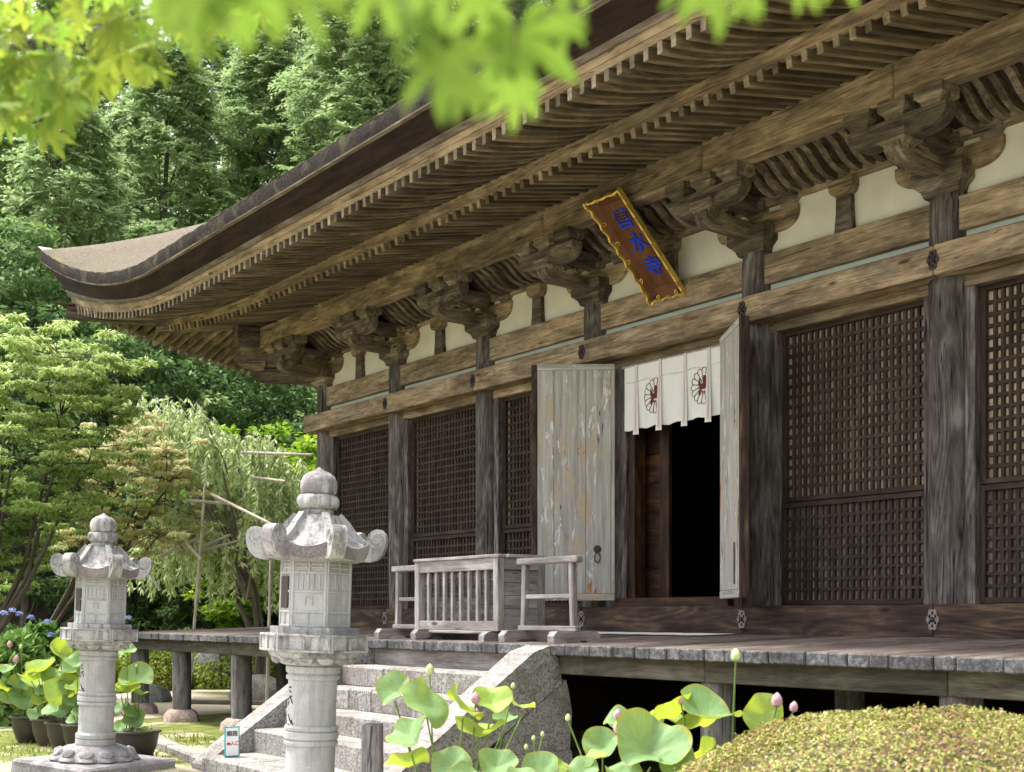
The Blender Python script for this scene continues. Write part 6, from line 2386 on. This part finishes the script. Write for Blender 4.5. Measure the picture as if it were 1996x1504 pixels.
nearm = [maple_leaf_mesh('leaf', s_, LM['near']) for s_ in (1, 2, 3, 4)]
yelm = [maple_leaf_mesh('leaf', s_, LM['nearyel' if s_ % 3 else 'near'], 7) for s_ in (5, 6, 7, 8, 9)]
mt_ = empty('overhanging_maple', (15.0, -11.8, 0), label='maple overhanging the view with blurred backlit leaves along the top', cat='tree')


def leaf_obj(me, wp, size, tipdir, nrm, name='leaf'):
    """leaf whose stem end is at wp; tip points along tipdir"""
    y_ = Vector(tipdir).normalized()
    z_ = Vector(nrm)
    z_ = (z_ - y_ * z_.dot(y_)).normalized()
    x_ = y_.cross(z_)
    Mx = Matrix((x_, y_, z_)).transposed()
    link(name, me, mt_, loc=Vector(wp) - mt_.location, rot=Mx.to_euler(), scale=(size,) * 3)


r_ = random.Random(91)
UP = Vector((0, 0, 1))
TOCAM = -FW
# big near leaves: stem point x, y, distance, length px, direction of the tip in the picture (deg, 0 = down, + = to the right)
near = [(868, 100, .80, 150, -6), (1012, 60, .85, 175, 8), (1005, 165, .82, 88, 0), (905, 160, .78, 88, -20), (1085, 25, .9, 88, 55), (822, 20, .80, 120, -38),
        (935, -20, .86, 120, 12), (1405, -55, .80, 135, 2), (1348, -45, .84, 95, -15), (1458, -55, .82, 95, 30), (1560, -40, .85, 72, 40), (735, -50, .76, 130, -25),
        (560, -40, .70, 150, 35), (470, -45, .66, 150, 5), (395, -30, .66, 150, -15), (350, 10, .7, 95, -25), (300, -50, .7, 110, 0),
        (1130, -60, .86, 85, 10), (1640, -80, .9, 95, 20), (850, -60, .7, 120, 5), (640, -70, .72, 110, 15)]
for k, (x_, y_, Z_, lp, dg_) in enumerate(near):
    p = at(x_, y_, Z=Z_)
    td = RT * sin(R(dg_)) * 1.0 - UP * cos(R(dg_)) + FW * r_.uniform(-.15, .35)
    leaf_obj(nearm[k % 4], p, lp / FPX * Z_, td, TOCAM * 0.8 + UP * .45 + RT * r_.uniform(-.3, .3))
# smaller leaves farther along the branch, top left
pts_twig = []
for k in range(290 - 28):
    while True:
        x_ = r_.uniform(-30, 560)
        y_ = r_.uniform(-40, 270)
        if y_ < 215 - 0.42 * max(0, x_ - 60) + 25 * sin(x_ * .05) and not (x_ < 120 and y_ > 250):
            break
    if r_.random() < .12 and x_ < 130:
        y_ = r_.uniform(180, 262)
    Z_ = r_.uniform(2.0, 2.9)
    p = at(x_, y_, Z=Z_)
    dg_ = r_.gauss(0, 55)
    td = RT * sin(R(dg_)) - UP * cos(R(dg_)) * .8 + FW * r_.uniform(-.5, .5)
    leaf_obj(yelm[r_.randrange(5)], p, r_.uniform(.045, .068), td, UP * .8 + TOCAM * r_.uniform(-.2, .9) + RT * r_.uniform(-.4, .4))
tb = MB()


def br_path(pts, rad):
    tb.tube([Vector(p) - mt_.location for p in pts], rad, 6, cap=False)


tb.tube([(0, 0, -.1), (0.05, 0.05, 1.2), (0.0, 0.15, 2.4), (-.1, .2, 3.4)], [0.16, .13, .10, .07], 10)
TOPT = mt_.location + Vector((-.1, .2, 3.4))
FORK = mt_.location + Vector((0, .15, 2.4))
br_path([FORK, at(-120, -120, Z=2.9), at(0, 100, Z=2.5), at(70, 82, Z=2.45), at(140, 72, Z=2.42), at(260, 40, Z=2.4), at(380, 10, Z=2.4)], [0.06, .03, .010, .008, .007, .005, .003])
br_path([at(70, 82, Z=2.45), at(40, 180, Z=2.4), at(60, 235, Z=2.4)], [.006, .004, .002])
br_path([at(140, 72, Z=2.42), at(200, 130, Z=2.4)], [.005, .002])
br_path([TOPT, at(200, -420, Z=1.2), at(420, -160, Z=.75), at(700, -110, Z=.75), at(1000, -90, Z=.82), at(1350, -130, Z=.82), at(1650, -140, Z=.88)], [0.05, .02, .005, .004, .004, .003, .002])
br_path([at(850, -100, Z=.8), at(870, 30, Z=.8)], [.002, .0012])
br_path([at(1000, -90, Z=.82), at(1005, 100, Z=.83)], [.002, .0012])
put('branches', tb, M['bark'], mt_)

# ------------------------------------------------------------------ grass tufts in the moss at lower left
nrg = np.random.default_rng(95)
n = 9000
xx = nrg.uniform(0.5, 7.5, n)
yy = nrg.uniform(-8.2, -3.6, n)
cl_ = np.sin(xx * 2.1 + 1) * np.sin(yy * 2.7) + nrg.normal(size=n) * .5
k_ = cl_ > 0.25
pos = np.stack([xx[k_], yy[k_], np.zeros(k_.sum())], 1)
ax = unit(nrg.normal(size=pos.shape) * .45 + np.array([0, 0, 1]))
link('grass', leaf_mesh('grass', pos, unit(nrg.normal(size=pos.shape)), ax, 0.04 + .05 * nrg.random(len(pos)), 0.012, nrg.random(len(pos)), LM['hedge']), None, kind='stuff',
     label='short grass tufts in the moss around the far lantern', cat='grass')
